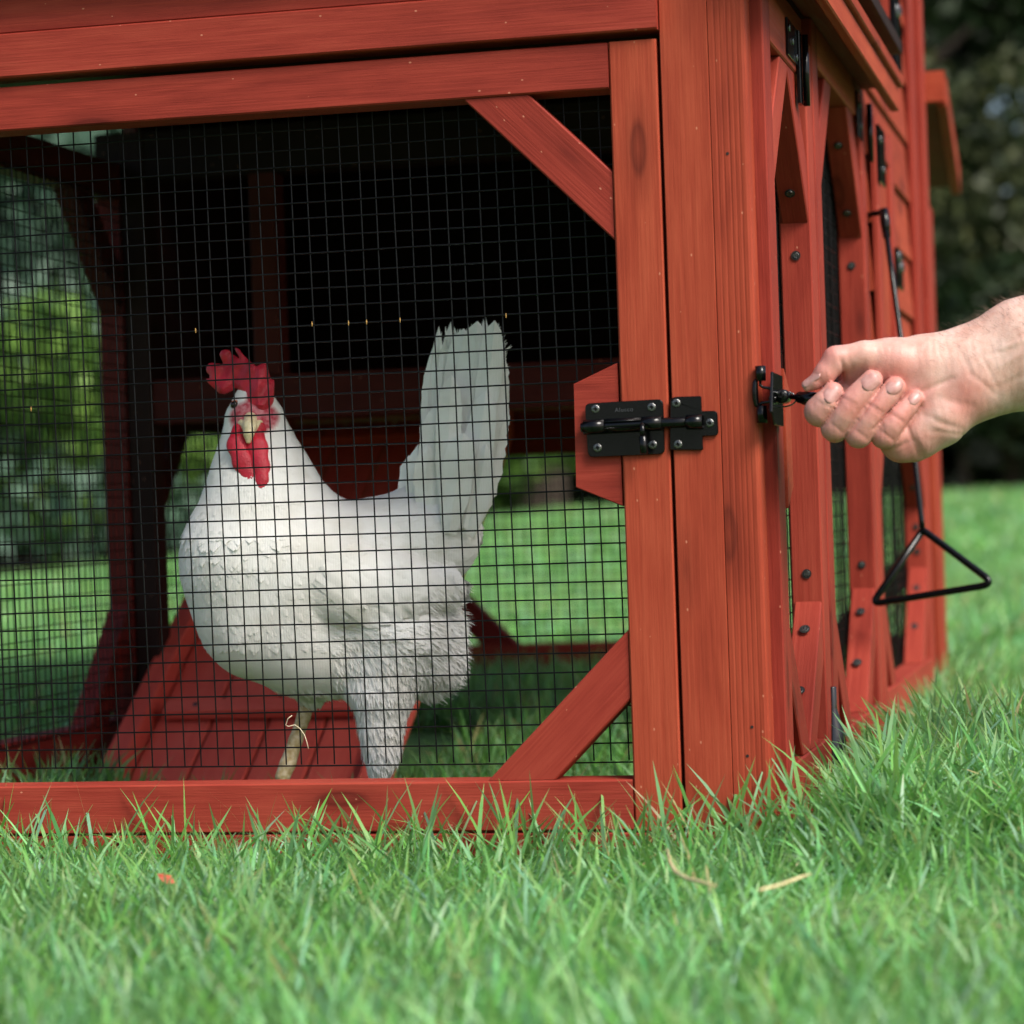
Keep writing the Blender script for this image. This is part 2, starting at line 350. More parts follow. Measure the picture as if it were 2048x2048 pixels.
# clumps: jitter towards tuft centres
def tufted(xy, cell=.03, pull=.45):
    g = np.floor(xy / cell); hsh = np.sin(g[:, 0] * 127.1 + g[:, 1] * 311.7) * 43758.5453; fx = hsh - np.floor(hsh)
    hs2 = np.sin(g[:, 0] * 269.5 + g[:, 1] * 183.3) * 43758.5453; fy = hs2 - np.floor(hs2)
    c = (g + np.stack([fx, fy], 1)) * cell; return xy + (c - xy) * pull
def grass_all():
    def view(xy, m):        # keep what the camera can see, with a margin for a step aside
        r = xy - np.array([CAM_LOC.x, CAM_LOC.y]); Z = r @ np.array([FWD0.x, FWD0.y]); X = r @ np.array([RIGHT0.x, RIGHT0.y])
        return xy[(Z > .7) & (np.abs(X) < .2 * Z + m)]
    a = tufted(view(scatter(215000, -1.4, 1.3, -1.0, .0, blocked), .33), .028, .3)
    a = a[~blocked(a[:, 0], a[:, 1])]
    blades('lawn_grass', a, .066, .0031, 1.15, 4, 'short dense green grass in front of the coop', .012)
    tl_ = view(scatter(1500, -.75, .10, -.075, -.006), .1)
    blades('lawn_grass', tl_, .090, .0034, .75, 5, 'taller blades of grass against the sill of the coop', .03)
    tl_ = view(scatter(1500, .03, .28, -.05, .45), .1)
    blades('lawn_grass', tl_, .074, .0032, .8, 5, 'taller blades of grass beside the corner post', .03)
    b_ = view(scatter(240000, -1.9, 2.0, .0, 1.9, blocked), .5)
    b_ = tufted(b_, .03, .3); b_ = b_[~blocked(b_[:, 0], b_[:, 1])]
    blades('lawn_grass', b_, .062, .0036, 1.0, 3, 'green grass growing under and beside the coop', .03)
    c = view(scatter(260000, -5, 4, 1.9, 6), .5)
    blades('lawn_grass', c, .06, .0065, 1.0, 2, 'green lawn grass beyond the coop', .03)
    d = view(scatter(150000, -9, 6, 6, 14.5), .8)
    blades('lawn_grass', d, .07, .016, .9, 2, 'green lawn grass far behind the coop', .02)
grass_all()

# ------------------------------------------------------------------ the coop
coop = empty('chicken_coop', (-.33, 0, GZ))
tag(coop, 'red stained wooden chicken coop with black wire mesh run standing on the lawn', 'chicken coop')
coop.empty_display_size = .1
bpy.context.view_layer.update()
def under(o, parent):
    """parent without moving"""
    M = o.matrix_world.copy(); o.parent = parent; o.matrix_parent_inverse = parent_inv(parent); o.matrix_basis = M; return o
def parent_inv(p):
    M = Matrix.Identity(4); q = p
    chain_ = []
    while q is not None: chain_.append(q); q = q.parent
    for q in reversed(chain_): M = M @ (q.matrix_parent_inverse @ q.matrix_basis)
    return M.inverted()
class P:   # builds children in world coordinates
    def __init__(s, parent): s.p = parent
    def _u(s, o): M = o.matrix_basis.copy(); o.parent = s.p; o.matrix_parent_inverse = parent_inv(s.p); o.matrix_basis = M; return o
    def box(s, *a, **k): return s._u(box(*a, **k))
    def board(s, *a, **k): return s._u(board(*a, **k))
    def tube(s, *a, **k): return s._u(tube(*a, **k))
    def mesh(s, *a, **k): return s._u(mesh(*a, **k))
    def plate(s, *a, **k): return s._u(extrude_poly(*a, **k))
    def empty(s, name, loc=(0, 0, 0)): return s._u(empty(name, loc))
C_ = P(coop)
def grow(o, **k): return o
# --- front corner post, two boards, the outer one with a rounded edge
C_.box('corner_post', (-.0590, 0, GZ - .02), (-.0252, .034, .668), REDO, c=.0006)
vs = []; L = .668 - GZ + .02
sec = [(-.0246, .0), (-.0016, .0), (.0003, .0008), (.0012, .0028), (.0014, .006), (.0014, .0245), (-.0246, .0245)]
grv = []
for x in (-.0205, -.0165, -.0120, -.0085, -.0048): grv += [(x - .0011, 0.), (x, .00022), (x + .0011, 0.)]
sec = [sec[0]] + grv + sec[1:]
k = len(sec); zc = (.668 + GZ - .02) / 2
vs = [(z, x, y) for z in (-L / 2, L / 2) for x, y in sec]
fs = [(i, (i + 1) % k, (i + 1) % k + k, i + k)[::-1] for i in range(k)] + [tuple(range(k)), tuple(range(2 * k - 1, k - 1, -1))]
# local X is up the board
M = Matrix(((0, 1, 0, 0), (0, 0, 1, 0), (1, 0, 0, zc), (0, 0, 0, 1)))
C_.mesh('corner_post', vs, fs, REDO, M=M)
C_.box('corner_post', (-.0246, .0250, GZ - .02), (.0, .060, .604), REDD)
# nail and screw holes in the outer board
holes = []
for px, py in ((1455, 307), (1504, 1454), (1495, 1512)):
    p = at(px, py, -.0003); holes.append(tube_geo([p, p + Vector((0, .004, 0))], .0011, 10))
for vs, fs in holes: C_.mesh('nail_hole', vs, fs, DARKHOLE)
# --- beams over the door
C_.box('top_beam', (-.76, -.006, .5724), (-.0596, .022, .6050), RED)
C_.box('fascia_board', (-.76, -.001, .6056), (-.0596, .02, .6420), RED)
C_.box('fascia_board', (-.80, -.022, .6424), (-.0596, .02, .6600), RED)
C_.box('sill_board', (-.76, .0005, GZ - .02), (-.0596, .030, .0112), RED)
# --- front door
door = C_.empty('run_door', (-.36, .015, .012)); D_ = P(door)
D_.box('stile', (-.0955, 0, .0124), (-.0615, .030, .5665), REDO)
D_.box('rail', (-.74, 0, .5340), (-.0962, .030, .5665), RED)
D_.box('rail', (-.74, 0, .0124), (-.0962, .032, .0482), RED)
D_.box('stile', (-.739, .0005, .0490), (-.706, .030, .5335), RED)
def diag(PP, name, c, sx, sz, L, wd, y0, y1, mat, plane='y'):
    """45 degree brace across the corner c=(h, z); sx, sz point into the opening; outer edge meets both sides at L"""
    h, z = c; pts = [(h, z + sz * L), (h + sx * L, z), (h + sx * (L - wd * 1.414), z), (h, z + sz * (L - wd * 1.414))]
    a = Vector((pts[0][0] + pts[3][0], 0, pts[0][1] + pts[3][1])) / 2; b_ = Vector((pts[1][0] + pts[2][0], 0, pts[1][1] + pts[2][1])) / 2
    def w3(v, yy): return Vector((v.x, yy, v.z)) if plane == 'y' else Vector((yy, v.x, v.z))
    A, B = w3(a, (y0 + y1) / 2), w3(b_, (y0 + y1) / 2)
    x = (B - A).normalized(); n = Vector((0, -1, 0)) if plane == 'y' else Vector((1, 0, 0)); yv = n.cross(x)
    c0 = w3(Vector((pts[0][0], 0, pts[0][1])), (y0 + y1) / 2) - A; c1 = w3(Vector((pts[1][0], 0, pts[1][1])), (y0 + y1) / 2) - B
    s0 = c0.dot(x) / c0.dot(yv); s1 = c1.dot(x) / c1.dot(yv)
    return PP.board(name, A, B, wd, abs(y1 - y0), n, mat, None, .001, s0, s1)
diag(D_, 'brace', (-.0962, .5336), -1, -1, .1060, .0340, .002, .028, RED)
diag(D_, 'brace', (-.0962, .0486), -1, 1, .1045, .0345, .002, .028, RED)
diag(D_, 'brace', (-.7055, .5336), 1, -1, .1060, .0340, .002, .028, RED)
diag(D_, 'brace', (-.7055, .0486), 1, 1, .1045, .0345, .002, .028, RED)
pts = [at(px, py, .0022) for px, py in ((1147, 768), (1234.5, 725.5), (1245.5, 1012), (1152, 975))]
D_.plate('latch_block', [pts[0], pts[3], pts[2], pts[1]], (0, -1, 0), .024, RED)
# --- woven wire
def wire_panel(PP, name, o, ex, ez, nx, nz, cell, r, n, amp=.0004, tilt=0., seg=5, fleck=None):
    """welded mesh: o origin, ex/ez unit vectors"""
    o, ex, ez, n = Vector(o), Vector(ex), Vector(ez), Vector(n); V = []; Q = []
    def add(pts):
        vs, fs = tube_geo(pts, r, seg, False); k = len(V); V.extend(vs); Q.extend([tuple(i + k for i in f) for f in fs])
    for i in range(nx + 1):
        ph = random.uniform(0, 6.28); dj = random.gauss(0, amp * .7); st = max(4, nz // 3)
        add([o + ex * (i * cell + dj + amp * math.sin(z * 9 + ph) + tilt * z) + ez * z + n * amp * 1.2 * math.sin(z * 7 + ph) for z in [nz * cell * s / st for s in range(st + 1)]])
    for j in range(nz + 1):
        ph = random.uniform(0, 6.28); dj = random.gauss(0, amp * .7); st = max(4, nx)
        add([o + ez * (j * cell + dj + amp * math.sin(x * 8 + ph)) + ex * x + n * (r * 1.2 + amp * 1.2 * math.sin(x * 11 + ph)) for x in [nx * cell * s / st for s in range(st + 1)]])
    # little weld knuckles
    for i in range(nx + 1):
        for j in range(nz + 1):
            p = o + ex * (i * cell + tilt * j * cell) + ez * (j * cell) + n * r * .6
    ob = PP.mesh(name, V, Q, WIRE, None, True); ob['kind'] = 'stuff'; return ob
w0 = at(14, 1536.8, .0305)
cell = .0129
wire_panel(D_, 'wire_mesh', (w0.x - 8 * cell, .0305, w0.z), (1, 0, 0), (0, 0, 1), 48, 39, cell, .00060, (0, -1, 0), .00060, -.0135, 6)
fl = []
for px, py in ((624, 648), (697, 646), (733, 644), (800, 640), (1012, 631), (391, 661), (62, 818)):
    p = at(px, py, .0288); fl.append(tube_geo([p + Vector((0, 0, -.0018)), p, p + Vector((0, 0, .0018))], [.0002, .0006, .0002], 6))
vs, fs = join(fl); o = D_.mesh('pollen_speck', vs, fs, YELLOWFLECK); o['kind'] = 'stuff'

# --- bolt latch on the door and its keeper on the post
def screw(PP, p, n, r=.0032):
    p, n = Vector(p), Vector(n).normalized(); u = n.orthogonal().normalized(); v = n.cross(u); vs = []; fs = []
    prof = [(1., .0), (.96, .35), (.8, .62), (.45, .78)]; k = 16
    for rr, hh in prof:
        for i in range(k):
            a_ = 2 * math.pi * i / k; vs.append((u * math.cos(a_) + v * math.sin(a_)) * r * rr + n * (hh * r * .42))
    for j in range(3):
        for i in range(k): fs.append((j * k + i, j * k + (i + 1) % k, (j + 1) * k + (i + 1) % k, (j + 1) * k + i))
    # cross recess
    c = len(vs); d = .30 * r; q = [(.38 * r, .12 * r), (.12 * r, .12 * r), (.12 * r, .38 * r), (-.12 * r, .38 * r), (-.12 * r, .12 * r), (-.38 * r, .12 * r), (-.38 * r, -.12 * r), (-.12 * r, -.12 * r), (-.12 * r, -.38 * r), (.12 * r, -.38 * r), (.12 * r, -.12 * r), (.38 * r, -.12 * r)]
    rot = random.uniform(0, 1.5); ca, sa = math.cos(rot), math.sin(rot); q = [(x * ca - y * sa, x * sa + y * ca) for x, y in q]
    top = [u * x + v * y + n * (.78 * r * .42) for x, y in q]; bot = [u * x * .5 + v * y * .5 - n * (.05 * r) for x, y in q]
    vs += top + bot; m_ = 12
    for i in range(m_): fs.append((c + i, c + (i + 1) % m_, c + m_ + (i + 1) % m_, c + m_ + i))
    fs.append(tuple(c + m_ + i for i in range(m_)))
    ring = [3 * k + i for i in range(k)]
    # cap between outer ring and cross: fan with nearest ring vertices
    for i in range(m_):
        a_, b_ = top[i], top[(i + 1) % m_]; mid = (a_ + b_) / 2
        jn = min(range(k), key=lambda z: (vs[3 * k + z] - mid).length); fs.append((c + i, 3 * k + jn, c + (i + 1) % m_))
    for i in range(k):
        mid = (vs[3 * k + i] + vs[3 * k + (i + 1) % k]) / 2; jn = min(range(m_), key=lambda z: (top[z] - mid).length); fs.append((3 * k + i, 3 * k + (i + 1) % k, c + jn))
    return PP.mesh('screw', [x for x in vs], fs, SCREW, None, False, Matrix.Translation(p))
def rounded(pts, r, n=5):
    P_ = [Vector(p) for p in pts]; out_ = []
    for i, p in enumerate(P_):
        rr = r[i] if hasattr(r, '__len__') else r
        if rr <= 0: out_.append(p); continue
        a_ = (P_[i - 1] - p).normalized(); b_ = (P_[(i + 1) % len(P_)] - p).normalized()
        A, B = p + a_ * rr, p + b_ * rr
        for s in range(n + 1):
            s /= n; out_.append(A * (1 - s) ** 2 + p * 2 * s * (1 - s) + B * s * s)
    return out_
latch = C_.empty('bolt_latch', (-.09, -.002, .28)); L_ = P(latch)
def lp(cx, cy, y=-.0025):     # 1100..1600 x 600..1100 detail, 3.864 px per photo px
    return at(1100 + cx / 3.864, 600 + cy / 3.864, y)
pl = rounded([lp(268, 800), lp(293, 1216), lp(887, 1190), lp(872, 764)], .0042)
L_.plate('back_plate', pl, (0, -1, 0), .0016, BLACK)
a_, b_ = lp(262, 985, -.0042), lp(868, 950, -.0042); ax_ = (b_ - a_).normalized()
upv = Vector((0, 0, 1))
vsH, fsH = [], []
def hoodseg(s, e, t0, t1):
    base = len(vsH); K = 12
    for q in (s, e):
        p = a_.lerp(b_, q)
        for rr in (.0052, .0043):
            for i in range(K + 1):
                th = t0 + (t1 - t0) * i / K; vsH.append(p + (Vector((0, -1, 0)) * math.cos(th) + upv * math.sin(th)) * rr)
    n_ = K + 1
    for i in range(K):
        fsH.append((base + i, base + i + 1, base + 2 * n_ + i + 1, base + 2 * n_ + i)); fsH.append((base + n_ + i, base + 3 * n_ + i, base + 3 * n_ + i + 1, base + n_ + i + 1))
        fsH.append((base + i, base + n_ + i, base + n_ + i + 1, base + i + 1)); fsH.append((base + 2 * n_ + i, base + 2 * n_ + i + 1, base + 3 * n_ + i + 1, base + 3 * n_ + i))
    for i in (0, K): fsH.append((base + i, base + 2 * n_ + i, base + 3 * n_ + i, base + n_ + i))
hoodseg(0, .27, -1.9, 1.9); hoodseg(.27, .74, .55, 1.9); hoodseg(.27, .74, -1.9, -.35); hoodseg(.74, 1., -1.9, 1.9)
L_.mesh('bolt_sleeve', vsH, fsH, BLACK, None, True)
L_.tube('bolt', [a_ - ax_ * .002, a_, b_, lp(955, 948, -.0042), lp(1165, 935, -.0042)], [.0032, .0037, .0037, .0037, .0037], BLACK, seg=16)
kp = a_.lerp(b_, .76)
L_.tube('bolt_handle', [kp + Vector((0, -.003, 0)), kp + Vector((.0004, -.0075, -.001)), kp + Vector((.0008, -.009, -.004)), kp + Vector((.001, -.009, -.0085))], [.0016, .0018, .0018, .0018], BLACK, seg=12)
L_.tube('bolt_handle', [kp + Vector((.001, -.009, -.0085)), kp + Vector((.001, -.009, -.0090)), kp + Vector((.0015, -.009, -.0205)), kp + Vector((.0015, -.009, -.021))], [.0019, .0028, .0028, .0022], BLACK, seg=14)
for cx, cy in ((352, 842), (786, 828), (368, 1142), (795, 1118)): screw(L_, lp(cx, cy, -.0026), (0, -1, 0), .0031)
try:
    fc = bpy.data.curves.new('lettering', 'FONT'); fc.body = 'Alusco'; fc.size = .0042; fc.extrude = .00012; fc.align_x = 'CENTER'; fc.space_character = 1.15
    fo = bpy.data.objects.new('lettering', fc); COL.objects.link(fo); fc.materials.append(ETCH)
    p = lp(572, 862, -.0027); fo.matrix_basis = Matrix.Translation(p) @ Matrix.Rotation(R_(90), 4, 'X') @ Matrix.Rotation(R_(1.), 4, 'Z')
    bpy.context.view_layer.update(); me = bpy.data.meshes.new_from_object(fo.evaluated_get(bpy.context.evaluated_depsgraph_get())); Mt = fo.matrix_basis.copy(); bpy.data.objects.remove(fo)
    me.materials.clear(); L_._u(link_mesh('lettering', me, ETCH, M=Mt))
except Exception as e_: print('text', e_)
keeper = C_.empty('bolt_keeper', (-.045, -.002, .28)); K_ = P(keeper)
kpl = rounded([lp(928, 770), lp(925, 1160), lp(1183, 1160), lp(1178, 1052), lp(1300, 1048), lp(1292, 856), lp(1172, 858), lp(1168, 742), lp(950, 748)], [.001, .0015, .0012, .0006, .003, .003, .0006, .001, .003])
K_.plate('keeper_plate', kpl, (0, -1, 0), .0016, BLACK)
vsH, fsH = [], []; a_, b_ = lp(1055, 945, -.0042), lp(1180, 940, -.0042); hoodseg(0, 1, -1.9, 1.9)
K_.mesh('keeper_loop', vsH, fsH, BLACK, None, True)
for cx, cy in ((977, 797), (990, 1115), (1235, 950)): screw(K_, lp(cx, cy, -.0026), (0, -1, 0), .0031)

# --- right side wall: three panels in a row, each set a little further out
def side_panel(y0, y1, xo, z0, z1, tr_mat=RED, th=.025, sw=.036, flip=1, near_mat=REDD, br=.105, inner=True, brace_mat=None, wire=True, rail=.036, rail_mat=None):
    """panel in a plane of constant x; xo is its outer face"""
    xi = xo - th * flip; lo, hi = min(xo, xi), max(xo, xi)
    e = C_.empty('side_panel', ((xo + xi) / 2, y0, z0)); S = P(e)
    S.box('stile', (lo, y0, z0), (hi, y0 + sw, z1), tr_mat); S.box('stile', (lo, y1 - sw, z0), (hi, y1, z1), tr_mat)
    S.box('rail', (lo, y0 + sw + .0004, z1 - rail), (hi, y1 - sw - .0004, z1), rail_mat or REDO); S.box('rail', (lo, y0 + sw + .0004, z0), (hi, y1 - sw - .0004, z0 + rail), tr_mat)
    ya, yb, za, zb = y0 + sw + .0006, y1 - sw - .0006, z0 + rail + .0006, z1 - rail - .0006
    bm = brace_mat or tr_mat
    for c, sy, sz in (((ya, za), 1, 1), ((yb, za), -1, 1), ((ya, zb), 1, -1), ((yb, zb), -1, -1)):
        diag(S, 'brace', c, sy, sz, br, .033, lo + .002, hi - .0015, rail_mat if (rail_mat and sz < 0) else bm, 'x')
    if wire:
        n_ = int((yb - ya) / cell) + 1; m_ = int((zb - za) / cell) + 1
        wire_panel(S, 'wire_mesh', (xi - .001 * flip, ya - .004, za - .004), (0, 1, 0), (0, 0, 1), n_, m_, cell, .0007, (-flip, 0, 0), .0004, 0, 4)
    return S, (ya, yb, za, zb, lo, hi)
# sill and top plates along the side
C_.box('side_sill', (-.012, .061, GZ - .02), (.008, 1.50, .015), RED)
C_.box('side_top_plate', (-.022, .061, .6060), (.004, .308, .628), RED)
S1, g1 = side_panel(.0255, .306, .0105, .016, .605, RED, br=.108)
S2, g2 = side_panel(.309, .718, .0115, .016, .628, RED, br=.108, rail=.033)
S3, g3 = side_panel(.722, 1.330, .0120, .020, .372, RED, br=.105)
def face_screw(S, y, z, xc, n, r=.0042):
    """counterbored screw seen on a brace or stile edge"""
    p = Vector((xc, y, z)); n = Vector(n).normalized()
    o = S.tube('screw_recess', [p + n * .0001, p + n * .0004], [r, r], DARKHOLE, seg=14, smooth=False)
    o = S.tube('screw', [p + n * .0002, p + n * .0008], [r * .72, r * .6], SCREW, seg=12, smooth=False)
for S, g in ((S1, g1), (S2, g2), (S3, g3)):
    ya, yb, za, zb, lo, hi = g; xc = (lo + hi) / 2; q = .7071
    L = .112 if g is not g3 else .105
    for f, szn in ((.22, 1), (.62, 1)):
        if S is S3 and f > .5: pass
        face_screw(S, yb - L * f, za + L * (1 - f), xc, (0, -q, q))
    for f in (.22, .72): face_screw(S, yb - L * f, zb - L * (1 - f), xc, (0, -q, -q))
    face_screw(S, yb - .0002, (za + L + .018), xc, (0, -1, 0), .0038)
    face_screw(S, yb - .0002, (zb - L - .022), xc, (0, -1, 0), .0038)
# end posts of the side
C_.box('end_post', (-.02, 1.334, GZ - .02), (.010, 1.372, .372), RED)
C_.box('end_post', (-.02, 1.376, GZ - .02), (.017, 1.412, .372), REDO)
C_.box('end_post', (-.02, 1.500, GZ - .02), (.012, 1.545, .60), RED)
C_.box('end_panel_board', (-.010, 1.413, GZ - .02), (.006, 1.499, .372), REDO)
# latch block on the near stile of the side door
pts = [Vector((.0125, y, z)) for y, z in ((.050, .235), (.050, .345), (.066, .330), (.066, .250))]
pts = [Vector((.0125, .0615, .335)), Vector((.0125, .0615, .235)), Vector((.0125, .092, .250)), Vector((.0125, .092, .318))]
C_.plate('latch_block', pts, (1, 0, 0), .02, REDO)
# --- side roof edge over the run
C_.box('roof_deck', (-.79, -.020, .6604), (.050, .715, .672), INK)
roof = C_.empty('roof_edge', (.04, .3, .61)); R__ = P(roof)
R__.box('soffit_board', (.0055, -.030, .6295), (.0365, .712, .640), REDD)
R__.box('fascia_board', (.0370, -.030, .6065), (.0455, .712, .6285), REDO)
R__.box('fascia_board', (.0375, -.030, .6290), (.0500, .716, .6405), REDO)
# --- hutch above and behind the run
hx0, hx1, hy0, hy1, hz0, hz1 = -.743, .018, .660, 1.34, .345, 1.02
H_ = C_
H_.box('floor_board', (hx0, hy0 + .03, .352), (-.006, hy1, .366), REDP)
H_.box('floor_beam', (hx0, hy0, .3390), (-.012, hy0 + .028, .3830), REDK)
H_.box('floor_beam', (-.50, 1.06, .305), (-.02, 1.085, .3510), REDD)
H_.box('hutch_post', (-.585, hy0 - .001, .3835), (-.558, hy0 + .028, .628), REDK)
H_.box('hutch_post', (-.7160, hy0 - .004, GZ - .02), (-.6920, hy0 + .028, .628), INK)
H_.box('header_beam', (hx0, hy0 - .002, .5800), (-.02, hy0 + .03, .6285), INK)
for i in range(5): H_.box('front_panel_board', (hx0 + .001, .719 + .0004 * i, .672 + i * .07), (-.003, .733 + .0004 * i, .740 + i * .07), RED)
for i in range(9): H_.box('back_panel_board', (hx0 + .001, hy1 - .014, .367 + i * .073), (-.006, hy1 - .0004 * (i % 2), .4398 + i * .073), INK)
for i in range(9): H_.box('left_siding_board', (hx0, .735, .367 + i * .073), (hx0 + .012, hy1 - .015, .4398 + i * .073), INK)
H_.box('hutch_roof', (-.80, .64, 1.035), (.07, 1.42, 1.06), REDD)
# siding on the right of the hutch, horizontal boards lapped
for i in range(10):
    z = .374 + i * .0655
    H_.board('siding_board', (.0035 + .0004 * (i % 2), .736, z + .0325), (.0035 + .0004 * (i % 2), 1.333, z + .0325), .0645, .016, (1, 0, .07), REDO)
# trim, small door and window frames on the siding
tr = C_.empty('nest_door', (.016, .83, .40)); T_ = P(tr)
for lo, hi in (((.0135, .738, .372), (.020, .770, .608)), ((.0135, .885, .372), (.020, .925, .608)), ((.0135, .7705, .576), (.0195, .8845, .606)), ((.0135, .7705, .375), (.0195, .8845, .402))): T_.box('door_frame', lo, hi, RED)
T_.box('door_panel', (.0125, .7705, .4025), (.0155, .8845, .5755), REDO)
wn = C_.empty('window', (.016, .80, .66)); W_ = P(wn)
for lo, hi in (((.0135, .745, .66), (.023, .780, .88)), ((.0135, .900, .66), (.023, .940, .88)), ((.0135, .7805, .66), (.022, .8995, .690))): W_.box('window_frame', lo, hi, RED)
W_.box('window_pane', (.0135, .7805, .6905), (.0155, .8995, .878), simple('dark_window', (.02, .012, .01), .2))
C_.box('corner_trim', (.0125, 1.190, .373), (.020, 1.235, 1.02), RED)
C_.box('corner_trim', (.0125, 1.290, .373), (.024, 1.338, 1.02), RED)
# nest box lid at the far end
p0, p1 = at(1831, 166, 1.30), at(1900, 350, 1.42)
lid = [at(1760, 168, 1.25), at(1880, 160, 1.25), at(1912, 352, 1.50), at(1840, 365, 1.50)]
nb = C_.empty('nest_box', (.03, 1.3, .5)); N_ = P(nb)
zt0, zt1, yt0, yt1, xr = .712, .645, 1.35, 1.70, .050
N_.mesh('lid', [(-.70, yt0, zt0), (xr - .012, yt0, zt0), (xr - .024, yt1, zt1), (-.70, yt1, zt1), (-.70, yt0, zt0 + .016), (xr - .012, yt0, zt0 + .016), (xr - .024, yt1, zt1 + .016), (-.70, yt1, zt1 + .016)],
        [(3, 2, 1, 0), (4, 5, 6, 7), (0, 1, 5, 4), (1, 2, 6, 5), (2, 3, 7, 6), (3, 0, 4, 7)], REDD)
N_.board('lid_edge', (xr - .008, yt0, zt0 + .006), (xr - .018, yt1, zt1 + .006), .034, .012, (1, 0, 0), REDO)
N_.board('lid_edge', (.02, yt0 - .008, zt0 + .010), (xr - .004, yt0 - .008, zt0 + .010), .036, .012, (0, -1, 0), REDO)
N_.box('side_board', (-.02, 1.42, .36), (-.008, 1.66, .60), RED)

# --- left side wall and far end of the run
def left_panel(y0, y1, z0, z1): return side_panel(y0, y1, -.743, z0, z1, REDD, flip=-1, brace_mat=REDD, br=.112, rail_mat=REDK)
Lp, gl = left_panel(.06, .690, .016, .598)
ya, yb, za, zb, lo, hi = gl
L2, gl2 = left_panel(.694, 1.50, .016, .374)
C_.box('left_sill', (-.740, .06, GZ - .02), (-.719, 1.50, .0155), RED)
eb = C_.empty('end_panel', (-.35, 1.56, .02)); E_ = P(eb)
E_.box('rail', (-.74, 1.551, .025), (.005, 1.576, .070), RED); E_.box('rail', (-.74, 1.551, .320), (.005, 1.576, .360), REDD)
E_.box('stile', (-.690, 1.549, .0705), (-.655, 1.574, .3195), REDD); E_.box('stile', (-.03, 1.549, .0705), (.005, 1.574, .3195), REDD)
diag(E_, 'brace', (-.6545, .0708), 1, 1, .115, .034, 1.551, 1.573, REDD); diag(E_, 'brace', (-.0305, .0708), -1, 1, .115, .034, 1.551, 1.573, REDD)
diag(E_, 'brace', (-.6545, .3192), 1, -1, .105, .034, 1.551, 1.573, REDD)
wire_panel(E_, 'wire_mesh', (-.66, 1.578, .07), (1, 0, 0), (0, 0, 1), 50, 20, cell, .0007, (0, -1, 0), .0004, 0, 4)
# --- ramp up to the hutch
RAMPM = wood('lit_ramp_wood', (.46, .055, .040), (.58, .085, .062), (.66, .13, .095), knots=False)  # red wood lightened, brightness of the lit ramp put into the colour
ra = C_.empty('ramp', (-.57, .46, GZ)); A_ = P(ra)
y0, z0, y1, z1 = .455, GZ - .004, 1.08, .345
nr = Vector((0, -(z1 - z0), (y1 - y0))).normalized()
for i in range(4):
    x = -.675 + .0575 * i + .0275
    A_.board('plank', (x, y0 + .01, z0), (x, y1, z1), .0550, .010, nr, RAMPM, None, .0022)
for x in (-.688, -.432): A_.board('side_rail', Vector((x, y0, z0)) + nr * .006, Vector((x, y1, z1)) + nr * .006, .022, .030, nr, RAMPM, None, .002)
for i in range(4):
    s = .235 + i * .235; c = Vector((-.5535, y0 + (y1 - y0) * s, z0 + (z1 - z0) * s)) + nr * .011
    A_.board('cleat', c + Vector((-.111, 0, 0)), c + Vector((.111, 0, 0)), .020, .011, nr, RAMPM)
    for dx in (-.08, .08): screw(A_, c + Vector((dx, 0, 0)) + nr * .0058, nr, .003)

# --- hinges and catches of the side wall
def hinge(pxs, Y, th=.0015, scr=()):
    pts = [at(x, y, Y) for x, y in pxs]
hg = C_.empty('hinge', (.011, .28, .58)); G_ = P(hg)
G_.box('hinge_leaf', (.0109, .150, .574), (.0125, .205, .602), BLACK, c=.0005)
for y, z in ((.157, .595), (.176, .588), (.198, .579)): screw(G_, (.0127, y, z), (1, 0, 0), .003)
G_.tube('hinge_pin', [(.0165, .222, .545), (.0165, .222, .600)], .0026, BLACK, seg=12)
G_.box('hinge_leaf', (.0109, .207, .5455), (.0140, .221, .6015), BLACK, c=.0005)
hg = C_.empty('hinge', (.024, .53, .56)); G_ = P(hg)
G_.box('hinge_leaf', (.0117, .640, .575), (.0142, .676, .618), BLACK, c=.0005); G_.box('hinge_leaf', (.0200, .742, .545), (.0230, .800, .600), BLACK, c=.0005); G_.tube('hinge_pin', [(.0175, .71, .560), (.0175, .71, .615)], .0030, BLACK, seg=12)
for y, z in ((.655, .607), (.663, .588)): screw(G_, (.0144, y, z), (1, 0, 0), .003)
for y, z in ((.76, .587), (.78, .560)): screw(G_, (.0232, y, z), (1, 0, 0), .004)
hg = C_.empty('hinge', (.03, .9, .66)); G_ = P(hg)
G_.box('hinge_leaf', (.0235, .900, .665), (.0300, .950, .80), BLACK, c=.0005); screw(G_, (.0305, .915, .738), (1, -.4, 0), .007)
hg = C_.empty('turn_catch', (.03, .84, .46)); G_ = P(hg)
G_.box('catch_plate', (.0205, .895, .455), (.0235, .955, .495), BLACK, c=.0005)
for y, z in ((.910, .487), (.935, .478)): screw(G_, (.024, y, z), (1, -.3, 0), .006)

